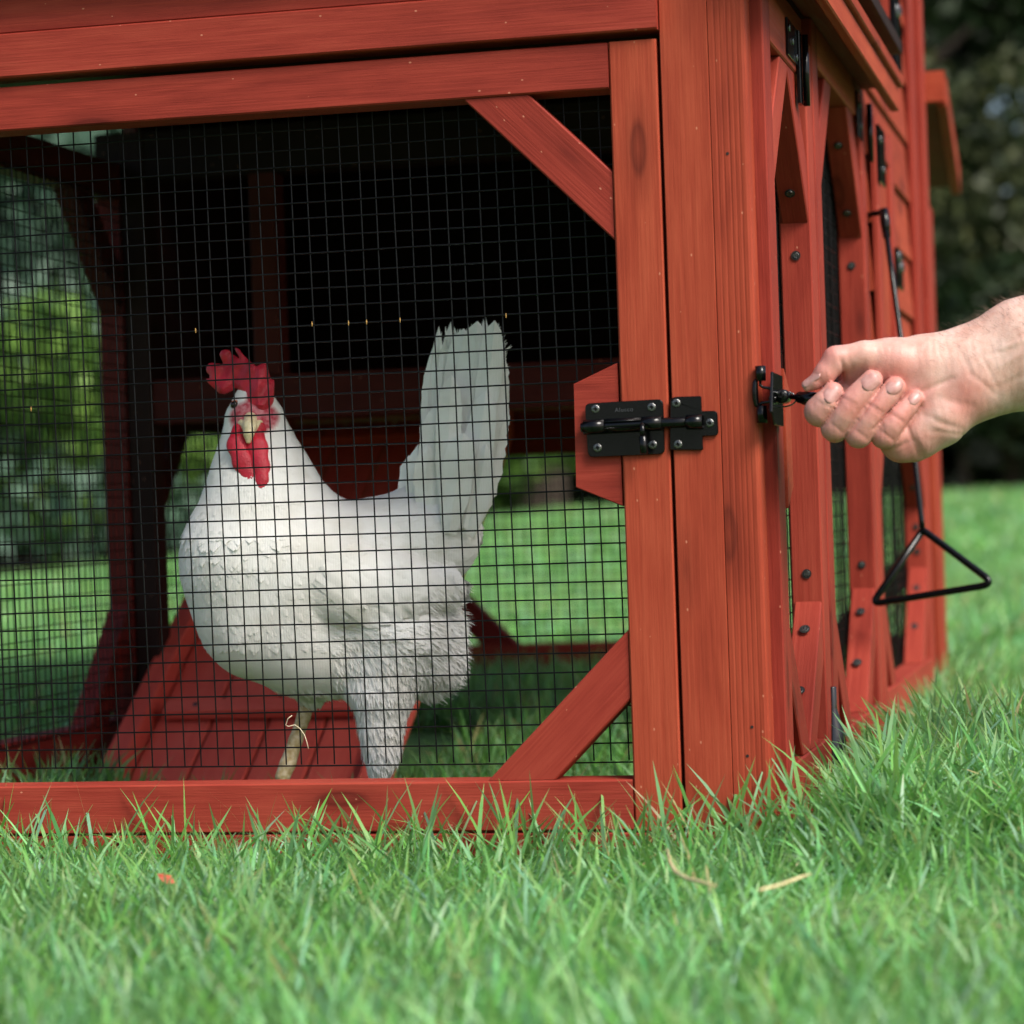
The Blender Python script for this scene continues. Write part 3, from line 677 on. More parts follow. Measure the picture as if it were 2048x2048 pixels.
# --- spring catch on the near stile of the side door, seen end on
sl = C_.empty('side_bolt', (.012, .04, .29)); B_ = P(sl)
def sp(cx, cy, Y=-.003): return at(1480 + cx / 12.075, 700 + cy / 12.075, Y)
B_.tube('sleeve', [sp(490, 385), sp(500, 745)], .0037, BLACK, seg=16); B_.tube('sleeve', [sp(520, 1350), sp(535, 1760)], .0037, BLACK, seg=16)
B_.tube('bracket_arm', [sp(400, 700), sp(368, 780), sp(362, 1000), sp(372, 1180), sp(400, 1330), sp(470, 1400)], [.0012, .0019, .0022, .0021, .0018, .0012], BLACK, seg=10)
B_.tube('bracket_arm', [sp(490, 740), sp(490, 850), sp(560, 905), sp(690, 920), sp(770, 960), sp(850, 1030), sp(960, 1060)], .00105, BLACK, seg=10)
B_.tube('bracket_arm', [sp(470, 1350), sp(500, 1290), sp(600, 1265), sp(720, 1250), sp(790, 1200), sp(870, 1140)], .0011, BLACK, seg=10)
B_.plate('strike_plate', rounded([atx(1480 + cx / 12.075, 700 + cy / 12.075, .0140) for cx, cy in ((800, 520), (782, 1500), (850, 1810), (1060, 1850), (1025, 620))], [.001, .001, .0015, .001, .001]), (1, 0, 0), .0018, BLACK)
p = sp(1030, 1120, .01)
B_.tube('bolt_head', [p + Vector((0, .012, 0)), p + Vector((0, -.004, 0)), p + Vector((0, -.0055, 0))], [.0050, .0050, .0040], BLACK, seg=22)
B_.tube('bolt_head', [p + Vector((-.0005, -.0052, .0008)), p + Vector((-.0005, -.0075, .0008))], [.0026, .0022], BLACK, seg=6, smooth=False)
B_.tube('split_ring', [sp(1030 + 330 * math.cos(a_), 1180 + 190 * math.sin(a_), .024) for a_ in [i * .35 for i in range(19)]], .0006, SCREW, seg=6)
B_.tube('pull_knob', [sp(1180, 1130, .022), sp(1240, 1135, .018), sp(1440, 1140, .012), sp(1455, 1145, .010), sp(1475, 1150, .009), sp(1560, 1165, .008), sp(1900, 1200, .002)], [.0022, .0018, .0020, .0042, .0040, .0048, .0050], BLACK, seg=14)

# ------------------------------------------------------------------ ground stake beside the side sill
stk = at(1668, 1500, .30); stv, stf = [], []
stz = float(terrain(stk.x, stk.y))
prof = [(.0125, stz - .03), (.0125, stz + .012), (.0120, .010), (.0105, .022), (.0075, .036), (.0042, .047), (.0036, .050), (.0036, .066), (.0030, .0668)]
zoff = stk.z - .016
for r, z in prof:
    for i in range(20): stv.append((stk.x + r * math.cos(i * math.pi / 10), stk.y + r * math.sin(i * math.pi / 10), (z if z < 0 and r > .0122 else z + zoff)))
for j in range(len(prof) - 1):
    for i in range(20): stf.append((j * 20 + i, j * 20 + (i + 1) % 20, (j + 1) * 20 + (i + 1) % 20, (j + 1) * 20 + i))
stf.append(tuple(range((len(prof) - 1) * 20, len(prof) * 20)))
o = mesh('ground_stake', stv, stf, simple('glossy_black_plastic', (.006, .006, .007), .12, 0, .6), None, True); tag(o, 'glossy black bottle shaped stake in the grass beside the side wall', 'stake')

# ------------------------------------------------------------------ pull rod hanging from the hutch siding
rod = empty('pull_rod', (.05, .62, .3)); tag(rod, 'long black metal rod with triangular hand loop hanging off the hutch siding', 'pull rod')
Q_ = P(rod)
YR = .66
def rp(px, py, Y=YR): return at(px, py, Y)
Q_.tube('cross_bar', [rp(1722, 430, .745), rp(1745, 428, .73), rp(1768, 424, .715)], .0026, BLACK, seg=10)
Q_.tube('socket', [rp(1767, 418, .71), rp(1770, 440, .708), rp(1774, 475, .702)], [.0040, .0050, .0036], BLACK, seg=14)
Q_.tube('shaft', [rp(1772, 462, .702), rp(1787, 570, .685), rp(1801, 672, .67), rp(1818, 800, .65), rp(1832, 940, .635), rp(1843, 1040, .62), rp(1846, 1063, .62)], .0026, BLACK, seg=12)
def rnd3(pts, r, n=6): return rounded(pts, r, n)
tri = rounded([rp(1846, 1060, .62), rp(1990, 1168, .59), rp(1744, 1208, .62)], [.004, .014, .009], 8)
Q_.tube('hand_loop', tri + [tri[0]], .0033, BLACK, seg=12)

# ------------------------------------------------------------------ hen
HY = .215
HZ = (at(900, 1100, HY) - CAM_LOC).dot(F2); HS = HZ / 5445 / 1.9325      # metres per px of the hen detail
HM = frame_at(300, 600, HZ)
def hp(pts): return [(u * HS, w_ * HS, -v * HS, r * HS) for u, v, w_, r in pts]    # (u, v, depth, radius)
def feather_white(name, c1, c2, sss=.0):
    m, t, b = new_mat(name); tc = nd(t, 'ShaderNodeTexCoord')
    n = nd(t, 'ShaderNodeTexNoise', Scale=38., Detail=4.); t.links.new(tc.outputs['Object'], n.inputs['Vector'])
    n2 = nd(t, 'ShaderNodeTexNoise', Scale=9., Detail=3.); t.links.new(tc.outputs['Object'], n2.inputs['Vector'])
    col = ramp(t, n.outputs[0], [(.3, c1), (.55, c2)]).outputs[0]
    col = mixc(t, ramp(t, n2.outputs[0], [(.52, (0, 0, 0)), (.72, (.35, .35, .35))]).outputs[0], col, (.60, .53, .37))
    at_ = nd(t, 'ShaderNodeAttribute', _attribute_name='tint')
    t.links.new(col, b.inputs['Base Color']); b.inputs['Roughness'].default_value = .7; b.inputs['Specular IOR Level'].default_value = .25
    b.inputs['Sheen Weight'].default_value = .25
    w1 = nd(t, 'ShaderNodeTexWave', Scale=160., Distortion=3.); t.links.new(tc.outputs['Object'], w1.inputs['Vector'])
    bp = nd(t, 'ShaderNodeBump', Strength=.12, Distance=.0006); t.links.new(w1.outputs[0], bp.inputs['Height']); t.links.new(bp.outputs[0], b.inputs['Normal'])
    return m, t, b
FW, _, _ = feather_white('white_feathers', (.78, .76, .71), (.88, .87, .84))
m, t, b = feather_white('hen_body', (.78, .76, .71), (.87, .86, .83))
HB = m
at_ = nd(t, 'ShaderNodeAttribute', _attribute_name='tint'); sep = nd(t, 'ShaderNodeSeparateColor'); t.links.new(at_.outputs['Color'], sep.inputs[0])
src = b.inputs['Base Color'].links[0].from_socket
nf = nd(t, 'ShaderNodeTexNoise', Scale=260., Detail=3.); tc = nd(t, 'ShaderNodeTexCoord'); t.links.new(tc.outputs['Object'], nf.inputs['Vector'])
face = ramp(t, nf.outputs[0], [(.38, (.42, .035, .06)), (.70, (.60, .24, .27))]).outputs[0]
t.links.new(mixc(t, sep.outputs[0], src, face), b.inputs['Base Color'])
hen = empty('hen', at(760, 1600, HY)); tag(hen, 'white hen with red comb standing behind the wire mesh of the run door', 'hen')
Hn = P(hen)
def hen_body(P_):
    C = lambda pts, sy=1., k=25 * HS: chain(P_, hp(pts), k, sy)
    K = HS
    head = C([(402, 395, -10, 78), (405, 455, -35, 92)])
    head = smin(head, C([(352, 455, -25, 52), (350, 490, -30, 46)]), 25 * K)
    head = smin(head, C([(462, 440, -15, 46), (470, 500, -20, 42)]), 25 * K)
    d = smin(head, C([(405, 470, 5, 100), (415, 560, 10, 128), (425, 660, 10, 168), (440, 780, 10, 225), (440, 900, 15, 270)], 1., 60 * K), 45 * K)
    body = C([(395, 1040, 20, 276), (600, 1075, 20, 292), (830, 1060, 20, 278), (1000, 960, 20, 205)], 1.02, 60 * K)
    body = smin(body, C([(430, 1230, 20, 245), (620, 1290, 20, 238), (800, 1320, 20, 225)], 1.05, 60 * K), 90 * K)
    d = smin(d, body, 130 * K)
    d = smin(d, C([(960, 960, 20, 195), (1095, 905, 20, 180)], 1.1), 80 * K)
    d = smin(d, C([(1090, 860, 20, 165), (1150, 700, 20, 125), (1195, 520, 20, 80)], 1.6), 60 * K)
    th = C([(950, 1300, -60, 205), (900, 1500, -70, 125), (897, 1640, -70, 82), (900, 1740, -70, 66), (890, 1815, -70, 44)], 1., 40 * K)
    d = smin(d, th, 60 * K)
    d = smin(d, C([(640, 1420, 90, 120), (615, 1530, 110, 55)], 1.), 60 * K)
    d = smin(d, C([(1075, 1280, 10, 150), (1090, 1390, 10, 130)], 1.), 60 * K)
    d = smin(d, C([(1085, 1440, 20, 95), (1075, 1500, 20, 55)], 1.), 50 * K)
    wing = C([(600, 1020, -205, 130), (780, 1090, -225, 152), (960, 1110, -205, 125), (1130, 1110, -140, 76), (1185, 1120, -110, 45)], 1.9, 40 * K)
    d = smin(d, wing, 22 * K)
    return d
lo = np.array([60, -460, -1900]) * HS; hi = np.array([1420, 460, -250]) * HS; hh = .0029
X = grid(lo, hi, hh); V = hen_body(X); Pv, Qd = surface_nets(V, lo, hh)
def face_mask(p):
    u, v, w_ = p[:, 0] / HS, -p[:, 2] / HS, p[:, 1] / HS
    f = ((u - 410) / 96) ** 2 + ((v - 458) / 66) ** 2
    m_ = np.clip((1.15 - f) * 3, 0, 1) * (w_ < 0)
    f2 = ((u - 420) / 42) ** 2 + ((v - 380) / 60) ** 2
    m_ = np.maximum(m_, np.clip((1.1 - f2) * 3, 0, 1) * (w_ < 0))
    return m_
fm = face_mask(Pv); C4 = np.stack([fm, fm * 0, fm * 0, fm * 0 + 1], 1)
body = big_mesh('body', Pv, Qd, None, HB, None, True, {'tint': C4}, HM); Hn._u(body)
# feathers laid over the body
def lookup(P3):
    """distance and gradient on the grid"""
    i = (P3 - lo) / hh; i0 = np.clip(np.round(i).astype(int), 1, np.array(V.shape) - 2); x, y, z = i0.T
    g = np.stack([V[x + 1, y, z] - V[x - 1, y, z], V[x, y + 1, z] - V[x, y - 1, z], V[x, y, z + 1] - V[x, y, z - 1]], 1)
    return g / (np.linalg.norm(g, axis=1, keepdims=True) + 1e-9)
def feather_cards(cen, nrm, direc, L, W, lift, segs=4, bend=.15):
    n = len(cen); t_ = direc - nrm * (direc * nrm).sum(1, keepdims=True); t_ /= np.linalg.norm(t_, axis=1, keepdims=True) + 1e-9
    s_ = np.cross(nrm, t_); prof = [.35, .85, 1.0, .85, .0] if segs == 4 else [.5, 1., 0.]
    VV = np.zeros((n, segs + 1, 3, 3))
    for i in range(segs + 1):
        q = i / segs; p = cen + t_ * (L * (q - .45))[:, None] + nrm * (lift * (q ** 1.6) + .0004 - bend * L * max(0, q - .5) ** 2 - .0006 * (1 - q))[:, None]
        for j, sg in enumerate((-1, 0, 1)):
            VV[:, i, j] = p + s_ * (sg * W * prof[i] * .5)[:, None] + nrm * ((-.10 * W * prof[i]) if sg else (0 * W))[:, None]
    q = []
    for i in range(segs):
        for j in range(2): q.append([i * 3 + j, i * 3 + j + 1, i * 3 + j + 4, i * 3 + j + 3])
    k = (segs + 1) * 3; Q = np.array(q)[None] + (np.arange(n) * k)[:, None, None]
    return VV.reshape(-1, 3), Q.reshape(-1, 4)
nrmP = lookup(Pv); u, v, w_ = Pv[:, 0] / HS, -Pv[:, 2] / HS, Pv[:, 1] / HS
ok = (nrmP[:, 1] < .55) & (v > 560) & (fm < .05)
def pick(mask, n):
    i = np.flatnonzero(mask); return rng.choice(i, min(n, len(i)), replace=False)
def dirs(idx, mode):
    U, V_ = u[idx], v[idx]; D = np.zeros((len(idx), 3))
    k = np.clip((U - 430) / 250, 0, 1); kk = np.clip((V_ - 1250) / 200, 0, 1)
    du = .15 + .85 * k; dv = -(1 - .75 * k); dv = dv * (1 - kk) - 1.2 * kk; du = du * (1 - .6 * kk)
    D[:, 0] = du; D[:, 2] = dv; return D + rng.normal(0, .12, D.shape)
F_v, F_q = [], []; nv = 0
def addf(a):
    global nv
    F_v.append(a[0]); F_q.append(a[1] + nv); nv += len(a[0])
ix = pick(ok & (v < 1330), 2100); addf(feather_cards(Pv[ix], nrmP[ix], dirs(ix, 0), rng.uniform(.014, .022, len(ix)), rng.uniform(.009, .014, len(ix)), rng.uniform(.0002, .0009, len(ix)), bend=.16))
ix = pick((nrmP[:, 1] < .6) & (v > 470) & (v < 800) & (fm < .05) & (u < 640), 900); D = np.zeros((len(ix), 3)); D[:, 2] = -1; D[:, 0] = (u[ix] - 420) / 600; addf(feather_cards(Pv[ix], nrmP[ix], D, rng.uniform(.008, .014, len(ix)), rng.uniform(.002, .0035, len(ix)), rng.uniform(.0001, .0008, len(ix))))
o = big_mesh('body_feathers', np.concatenate(F_v), np.concatenate(F_q), None, FW, None, True, None, HM); o['kind'] = 'stuff'; Hn._u(o)
F_v, F_q, nv = [], [], 0
fl_ = (v > 1220) & ((u > 720) | (v > 1500)) & (nrmP[:, 1] < .7)
ix = pick(fl_, 2300); D = dirs(ix, 0) + nrmP[ix] * .16; n_ = nrmP[ix] + rng.normal(0, .25, (len(ix), 3))
low = (v[ix] > 1500)
addf(feather_cards(Pv[ix], nrmP[ix], D, rng.uniform(.007, .016, len(ix)), rng.uniform(.0014, .0048, len(ix)), rng.uniform(.0002, .0024, len(ix)), 2, .0))
m_ = 150; tv = rng.uniform(110, 560, m_); tu = np.interp(tv, [110, 200, 260, 400, 560], [1345, 1385, 1378, 1362, 1328]) - rng.uniform(8, 40, m_); cc = np.stack([tu * HS, rng.uniform(-95, -55, m_) * HS, -tv * HS], 1)
an_ = np.radians(rng.uniform(15, 75, m_)); Dd = np.stack([np.cos(an_), 0 * an_, np.sin(an_)], 1); addf(feather_cards(cc, np.tile([[0., -1., 0.]], (m_, 1)), Dd, rng.uniform(.006, .015, m_), rng.uniform(.0008, .0024, m_), rng.uniform(-.001, .002, m_), 2, 0.))
m_ = 60; tu = rng.uniform(1110, 1350, m_); tv = np.interp(tu, [1110, 1160, 1215, 1270, 1340, 1380], [170, 110, 130, 100, 100, 190]) + rng.uniform(0, 45, m_); cc = np.stack([tu * HS, rng.uniform(-110, -40, m_) * HS, -tv * HS], 1)
an_ = np.radians(rng.uniform(70, 105, m_)); Dd = np.stack([np.cos(an_), 0 * an_, np.sin(an_)], 1); addf(feather_cards(cc, np.tile([[0., -1., 0.]], (m_, 1)), Dd, rng.uniform(.006, .013, m_), rng.uniform(.0008, .0022, m_), rng.uniform(-.001, .002, m_), 2, 0.))
ix = pick((nrmP[:, 0] > .35) & (u > 1080) & (v > 1080) & (v < 1560), 900); D = np.stack([np.ones(len(ix)), rng.normal(0, .3, len(ix)), -.5 - rng.uniform(0, .6, len(ix))], 1); addf(feather_cards(Pv[ix], nrmP[ix], D, rng.uniform(.006, .013, len(ix)), rng.uniform(.0006, .0018, len(ix)), rng.uniform(.002, .008, len(ix)), 2, 0.))
o = big_mesh('fluff', np.concatenate(F_v), np.concatenate(F_q), None, FW, None, True, None, HM); o['kind'] = 'stuff'; Hn._u(o)
# wing flight feathers
def front_w(u_, v_):
    i = int(round((u_ * HS - lo[0]) / hh)); k_ = int(round((-v_ * HS - lo[2]) / hh))
    if not (0 <= i < V.shape[0] and 0 <= k_ < V.shape[2]): return None
    col = V[i, :, k_]; j = np.flatnonzero(col < 0)
    if len(j) == 0 or j[0] == 0: return None
    j = j[0]; return (lo[1] + (j - 1 + col[j - 1] / (col[j - 1] - col[j])) * hh) / HS
def vane(name, base, tip, wd, w0_, w1_, bow=0., notch=0., seg=14, mat=FW, ragged=0., snap=None, point=.18):
    """long feather from base to tip (detail px), w depth"""
    b_, t_ = np.array(base, float), np.array(tip, float); d = t_ - b_; L = np.hypot(*d); n = np.array([-d[1], d[0]]) / L
    vs, fs = [], []
    for i in range(seg + 1):
        q = i / seg; c = b_ + d * q + n * bow * math.sin(math.pi * q)
        wl = wd * (.45 + .55 * min(1, q * 2.2)) * (1 if q < .72 else math.sqrt(max(0., 1 - ((q - .72) / .2801) ** 2.6)))
        for j, sg in enumerate((-1, -.5, -.06, .06, .5, 1)):
            jag = (random.uniform(-1, 1) * ragged) if abs(sg) == 1 and q > .3 else 0
            p = c + n * (sg * wl * .5 * (1 + jag)) + (d / L) * (abs(sg) * wl * -point)
            dep = w0_ + (w1_ - w0_) * q + (-(1 - abs(sg)) * .10 * wl - (6 if abs(sg) < .1 else 0))
            if snap is not None:
                fw = front_w(p[0], p[1]); dep = min(dep, 0) if fw is None else fw - snap - q * 7 - (1 - abs(sg)) * 3
                if fw is None: dep = vs[-6][1] / HS + 1 if len(vs) >= 6 else dep
            vs.append((p[0] * HS, dep * HS, -p[1] * HS))
    for i in range(seg):
        for j in range(5): a = i * 6 + j; fs.append((a, a + 1, a + 7, a + 6))
    return Hn.mesh(name, vs, fs, mat, None, True, HM)
tf = [((1150, 830), (1215, 118), 118, -60, -82, 0, .10, .02), ((1180, 830), (1268, 92), 120, -84, -104, 6, .12, .0), ((1205, 830), (1334, 92), 92, -96, -130, 18, .25, .02), ((1215, 850), (1366, 186), 80, -70, -92, 26, .7, .5),
      ((1225, 850), (1376, 262), 74, -52, -70, 30, .8, .6), ((1230, 880), (1372, 330), 74, -40, -50, 26, .8, .6), ((1240, 900), (1366, 420), 76, -60, -70, 20, .7, .5),
      ((1110, 800), (1118, 104), 40, -30, -44, -14, .8, .6), ((1125, 810), (1142, 152), 46, -44, -62, -12, .6, .5), ((1130, 800), (1163, 84), 38, -16, -30, -8, .7, .6), ((1085, 820), (1094, 186), 48, -46, -36, -20, .6, .5),
      ((1150, 860), (1170, 300), 96, -112, -140, -4, .2, .2), ((1215, 880), (1300, 360), 112, -106, -128, 8, .3, .2), ((1095, 840), (1118, 400), 110, -84, -100, -8, .2, .3), ((1160, 900), (1215, 520), 120, -120, -150, 0, .2, .1), ((1080, 850), (1078, 560), 100, -80, -104, -6, .3, .3), ((1230, 900), (1300, 560), 100, -100, -124, 8, .3, .3)]
for b0, t0, wd, w0_, w1_, bow, rg, pt in tf: vane('tail_feather', b0, t0, wd, w0_ * 1.5 + 20, w1_ * 1.6 + 20, bow, ragged=rg * .30, point=pt, seg=22)
for b0, t0, wd, w0_, w1_, bow, rg in [((1010, 860), (1000, 600), 70, -20, 0, -8, .3), ((1040, 860), (1040, 560), 80, -60, -70, -8, .2), ((1250, 760), (1325, 770), 90, 60, 60, 0, .4), ((1200, 900), (1270, 930), 120, -60, -20, 0, .1), ((1130, 960), (1200, 1005), 120, -90, -50, 0, .1)]: vane('covert_feather', b0, t0, wd, w0_, w1_, bow, ragged=rg * .3, seg=8)
for i in range(8):
    vane('wing_feather', (660 + 62 * i, 1075 + 5 * i), (900 + 44 * i, 1258 - 14 * i), 78, 0, 0, -14, seg=12, snap=3)
for i in range(6):
    vane('wing_feather', (690 + 66 * i, 1020 + 6 * i), (850 + 60 * i, 1185 - 9 * i), 84, 0, 0, -10, seg=12, snap=3)
# comb, wattles, beak, eye, legs
def comb_mat(name, c1, c2, sss=.15):
    m, t, b = new_mat(name); tc = nd(t, 'ShaderNodeTexCoord'); n = nd(t, 'ShaderNodeTexVoronoi', Scale=700.); t.links.new(tc.outputs['Object'], n.inputs['Vector'])
    n2 = nd(t, 'ShaderNodeTexNoise', Scale=70., Detail=3.); t.links.new(tc.outputs['Object'], n2.inputs['Vector'])
    t.links.new(ramp(t, n2.outputs[0], [(.35, c1), (.65, c2)]).outputs[0], b.inputs['Base Color'])
    b.inputs['Roughness'].default_value = .5; b.inputs['Subsurface Weight'].default_value = sss; b.inputs['Subsurface Radius'].default_value = (.004, .001, .001); b.inputs['Subsurface Scale'].default_value = .5
    bp = nd(t, 'ShaderNodeBump', Strength=.5, Distance=.0005); t.links.new(n.outputs[0], bp.inputs['Height']); t.links.new(bp.outputs[0], b.inputs['Normal']); return m
COMB = comb_mat('red_comb_skin', (.40, .006, .020), (.64, .022, .050))
cp = [(200, 310), (240, 318), (310, 328), (318, 318), (296, 270), (278, 232), (298, 196), (340, 184), (382, 194), (402, 228), (450, 254), (482, 284), (478, 258), (446, 214), (430, 180), (446, 168), (480, 184), (518, 234), (550, 270), (620, 330), (660, 360), (690, 350), (725, 325), (755, 328), (772, 370), (782, 430), (802, 487), (830, 490), (834, 540), (828, 640), (822, 700), (792, 762), (740, 792), (690, 782), (620, 775), (575, 795), (530, 760), (500, 700), (490, 620), (470, 570), (440, 560), (400, 590), (330, 620), (280, 612), (200, 540), (152, 492), (148, 466), (182, 462), (180, 430), (148, 400), (144, 362), (170, 318)]
cp = [((380 + a / 4.83 - 300) * 1.9325 * HS, -(660 + b_ / 4.83 - 600) * 1.9325 * HS) for a, b_ in cp]
lo_ = np.array([190, -210, -450]) * HS; hi_ = np.array([510, 130, -160]) * HS; h_ = .00065
Xc = grid(lo_, hi_, h_); d2 = poly_dist(Xc[0], Xc[2], cp)
um = Xc[0] / HS; vm = -Xc[2] / HS; mid = np.interp(um, [200, 320, 380, 430, 490], [40, 0, -50, -95, -75]) * HS
thk = np.interp(vm, [170, 300, 380, 440], [10, 17, 30, 40]) * HS
wr = 5 * HS * np.sin(um * .09 + vm * .05)
thk = thk * np.clip(.45 + -d2 / (26 * HS), .45, 1.15)
e2 = np.maximum(d2 + 5 * HS, 0); dz = np.maximum(np.abs(Xc[1] - mid - wr) - thk + 5 * HS, 0); dC = np.sqrt(e2 ** 2 + dz ** 2) - 5 * HS + np.minimum(np.maximum(d2 + 5 * HS, np.abs(Xc[1] - mid - wr) - thk + 5 * HS), 0)
pc, qc = surface_nets(dC, lo_, h_); Hn._u(big_mesh('comb', pc, qc, None, COMB, None, True, None, HM))
def blob(name, pts, mat, sy=1., h_=.0009, k=20, extra=None):
    a = np.array([[u_ - r, w1 - r, -v_ - r] for u_, v_, w1, r in pts]).min(0) * HS - .004; b_ = np.array([[u_ + r, w1 + r, -v_ + r] for u_, v_, w1, r in pts]).max(0) * HS + .004
    X_ = grid(a, b_, h_); d = chain(X_, hp(pts), k * HS, sy)
    if extra is not None: d = extra(X_, d)
    p_, q_ = surface_nets(d, a, h_); return Hn._u(big_mesh(name, p_, q_, None, mat, None, True, None, HM))
blob('wattle', [(352, 505, -125, 24), (352, 565, -158, 36), (375, 630, -176, 36), (405, 685, -188, 28), (424, 708, -200, 20)], COMB, 2.2)
blob('wattle', [(425, 505, -130, 26), (432, 575, -165, 36), (446, 650, -186, 32), (452, 700, -206, 22), (450, 722, -214, 14)], COMB, 2.2)
blob('wattle', [(378, 500, -118, 30), (430, 500, -118, 30)], COMB, 1.2)
BEAK = mottled('pale_horn_beak', (.62, .52, .30), (.78, .68, .45), 300, .38)
blob('beak', [(400, 462, -118, 26), (400, 492, -160, 25), (399, 522, -182, 19), (398, 549, -182, 11)], BEAK, 1., .0006, 12)
blob('beak', [(366, 480, -118, 15), (400, 500, -150, 24), (434, 480, -118, 15)], BEAK, 1., .0006, 14)
EYEM = simple('hen_eye', (.012, .006, .004), .08, 0, .6); EYEO = simple('hen_eye_ring', (.45, .13, .03), .35)
blob('eye_ring', [(336, 408, -70, 19), (337, 409, -70, 19)], EYEO, 1., .0005); blob('eye', [(334, 408, -82, 15), (335, 408, -82, 15)], EYEM, 1., .0005)
SH = mottled('yellow_leg_scales', (.45, .32, .13), (.66, .55, .36), 260, .6, .5)
def leg(pts, toes):
    o = blob('leg', pts, SH, 1., .0012, 10)
    return o
gz = GZ + .012
def foot(u0, v0, w0_):
    # toes reach the ground; positions in the local frame
    Minv = HM.inverted(); a_ = HM @ Vector((u0 * HS, w0_ * HS, -v0 * HS)); g = Vector((a_.x, a_.y, gz)); out_ = []
    hub = g + Vector((0, 0, .006)); L = []
    for an, ln in ((-150, .034), (-110, .042), (-70, .034), (80, .018)):
        d = Vector((math.cos(R_(an)), math.sin(R_(an)), 0)); L.append([hub, hub + d * ln * .55 + Vector((0, 0, .002)), hub + d * ln - Vector((0, 0, .004))])
    vs, fs = join([tube_geo(l, [.0042, .0034, .0018], 10) for l in L] + [tube_geo([a_, hub], [.0050, .0052], 12)])
    Hn.mesh('foot', vs, fs, SH, None, True)
leg([(612, 1530, 110, 30), (585, 1620, 108, 27), (555, 1710, 104, 27), (525, 1800, 100, 31), (505, 1850, 98, 30)], 0)
foot(505, 1850, 98)
leg([(888, 1790, -70, 26), (880, 1850, -70, 25)], 0); foot(880, 1850, -70)

# ------------------------------------------------------------------ person: hand and forearm
TH = 1.885; TS = TH / 5445 / 3.959
TM = frame_at(1560, 560, TH)
def tp(pts): return [(u_ * TS, w1 * TS, -v_ * TS, r * TS) for u_, v_, w1, r in pts]
CREASES = [(488, 885, 318, 1160, 15, 10), (792, 825, 505, 1240, 15, 10), (966, 905, 702, 1190, 14, 10), (1095, 1000, 985, 1175, 12, 10), (452, 632, 492, 735, 13, 15), (492, 735, 498, 800, 10, 13), (535, 650, 560, 740, 6, 12), (462, 940, 575, 1005, 9, 10), (480, 985, 575, 1035, 6, 8), (665, 995, 780, 1062, 9, 10), (690, 1040, 780, 1090, 6, 8), (835, 1065, 940, 1138, 8, 10), (275, 975, 405, 1040, 7, 9), (375, 1140, 470, 1215, 6, 9), (565, 1195, 660, 1270, 6, 9), (760, 1200, 860, 1275, 6, 9),
           (1085, 900, 1330, 790, 14, 22), (985, 1180, 1085, 1400, 12, 16), (1050, 1270, 1120, 1400, 8, 13), (985, 1285, 880, 1345, 8, 13), (1120, 1080, 1420, 1190, 7, 22), (1160, 1200, 1440, 1230, 6, 20), (1380, 560, 1470, 760, 6, 22), (1470, 760, 1690, 930, 6, 20),
           (1560, 640, 1700, 900, 5, 16), (640, 650, 620, 740, 7, 18), (1700, 560, 1932, 470, -9, 22), (1560, 620, 1800, 560, 5, 16), (1690, 700, 1932, 560, -10, 24), (1700, 860, 1960, 720, 7, 26), (760, 620, 700, 780, 5, 22), (1230, 950, 1500, 1010, 5, 30), (1200, 1130, 1330, 1180, 8, 20)]
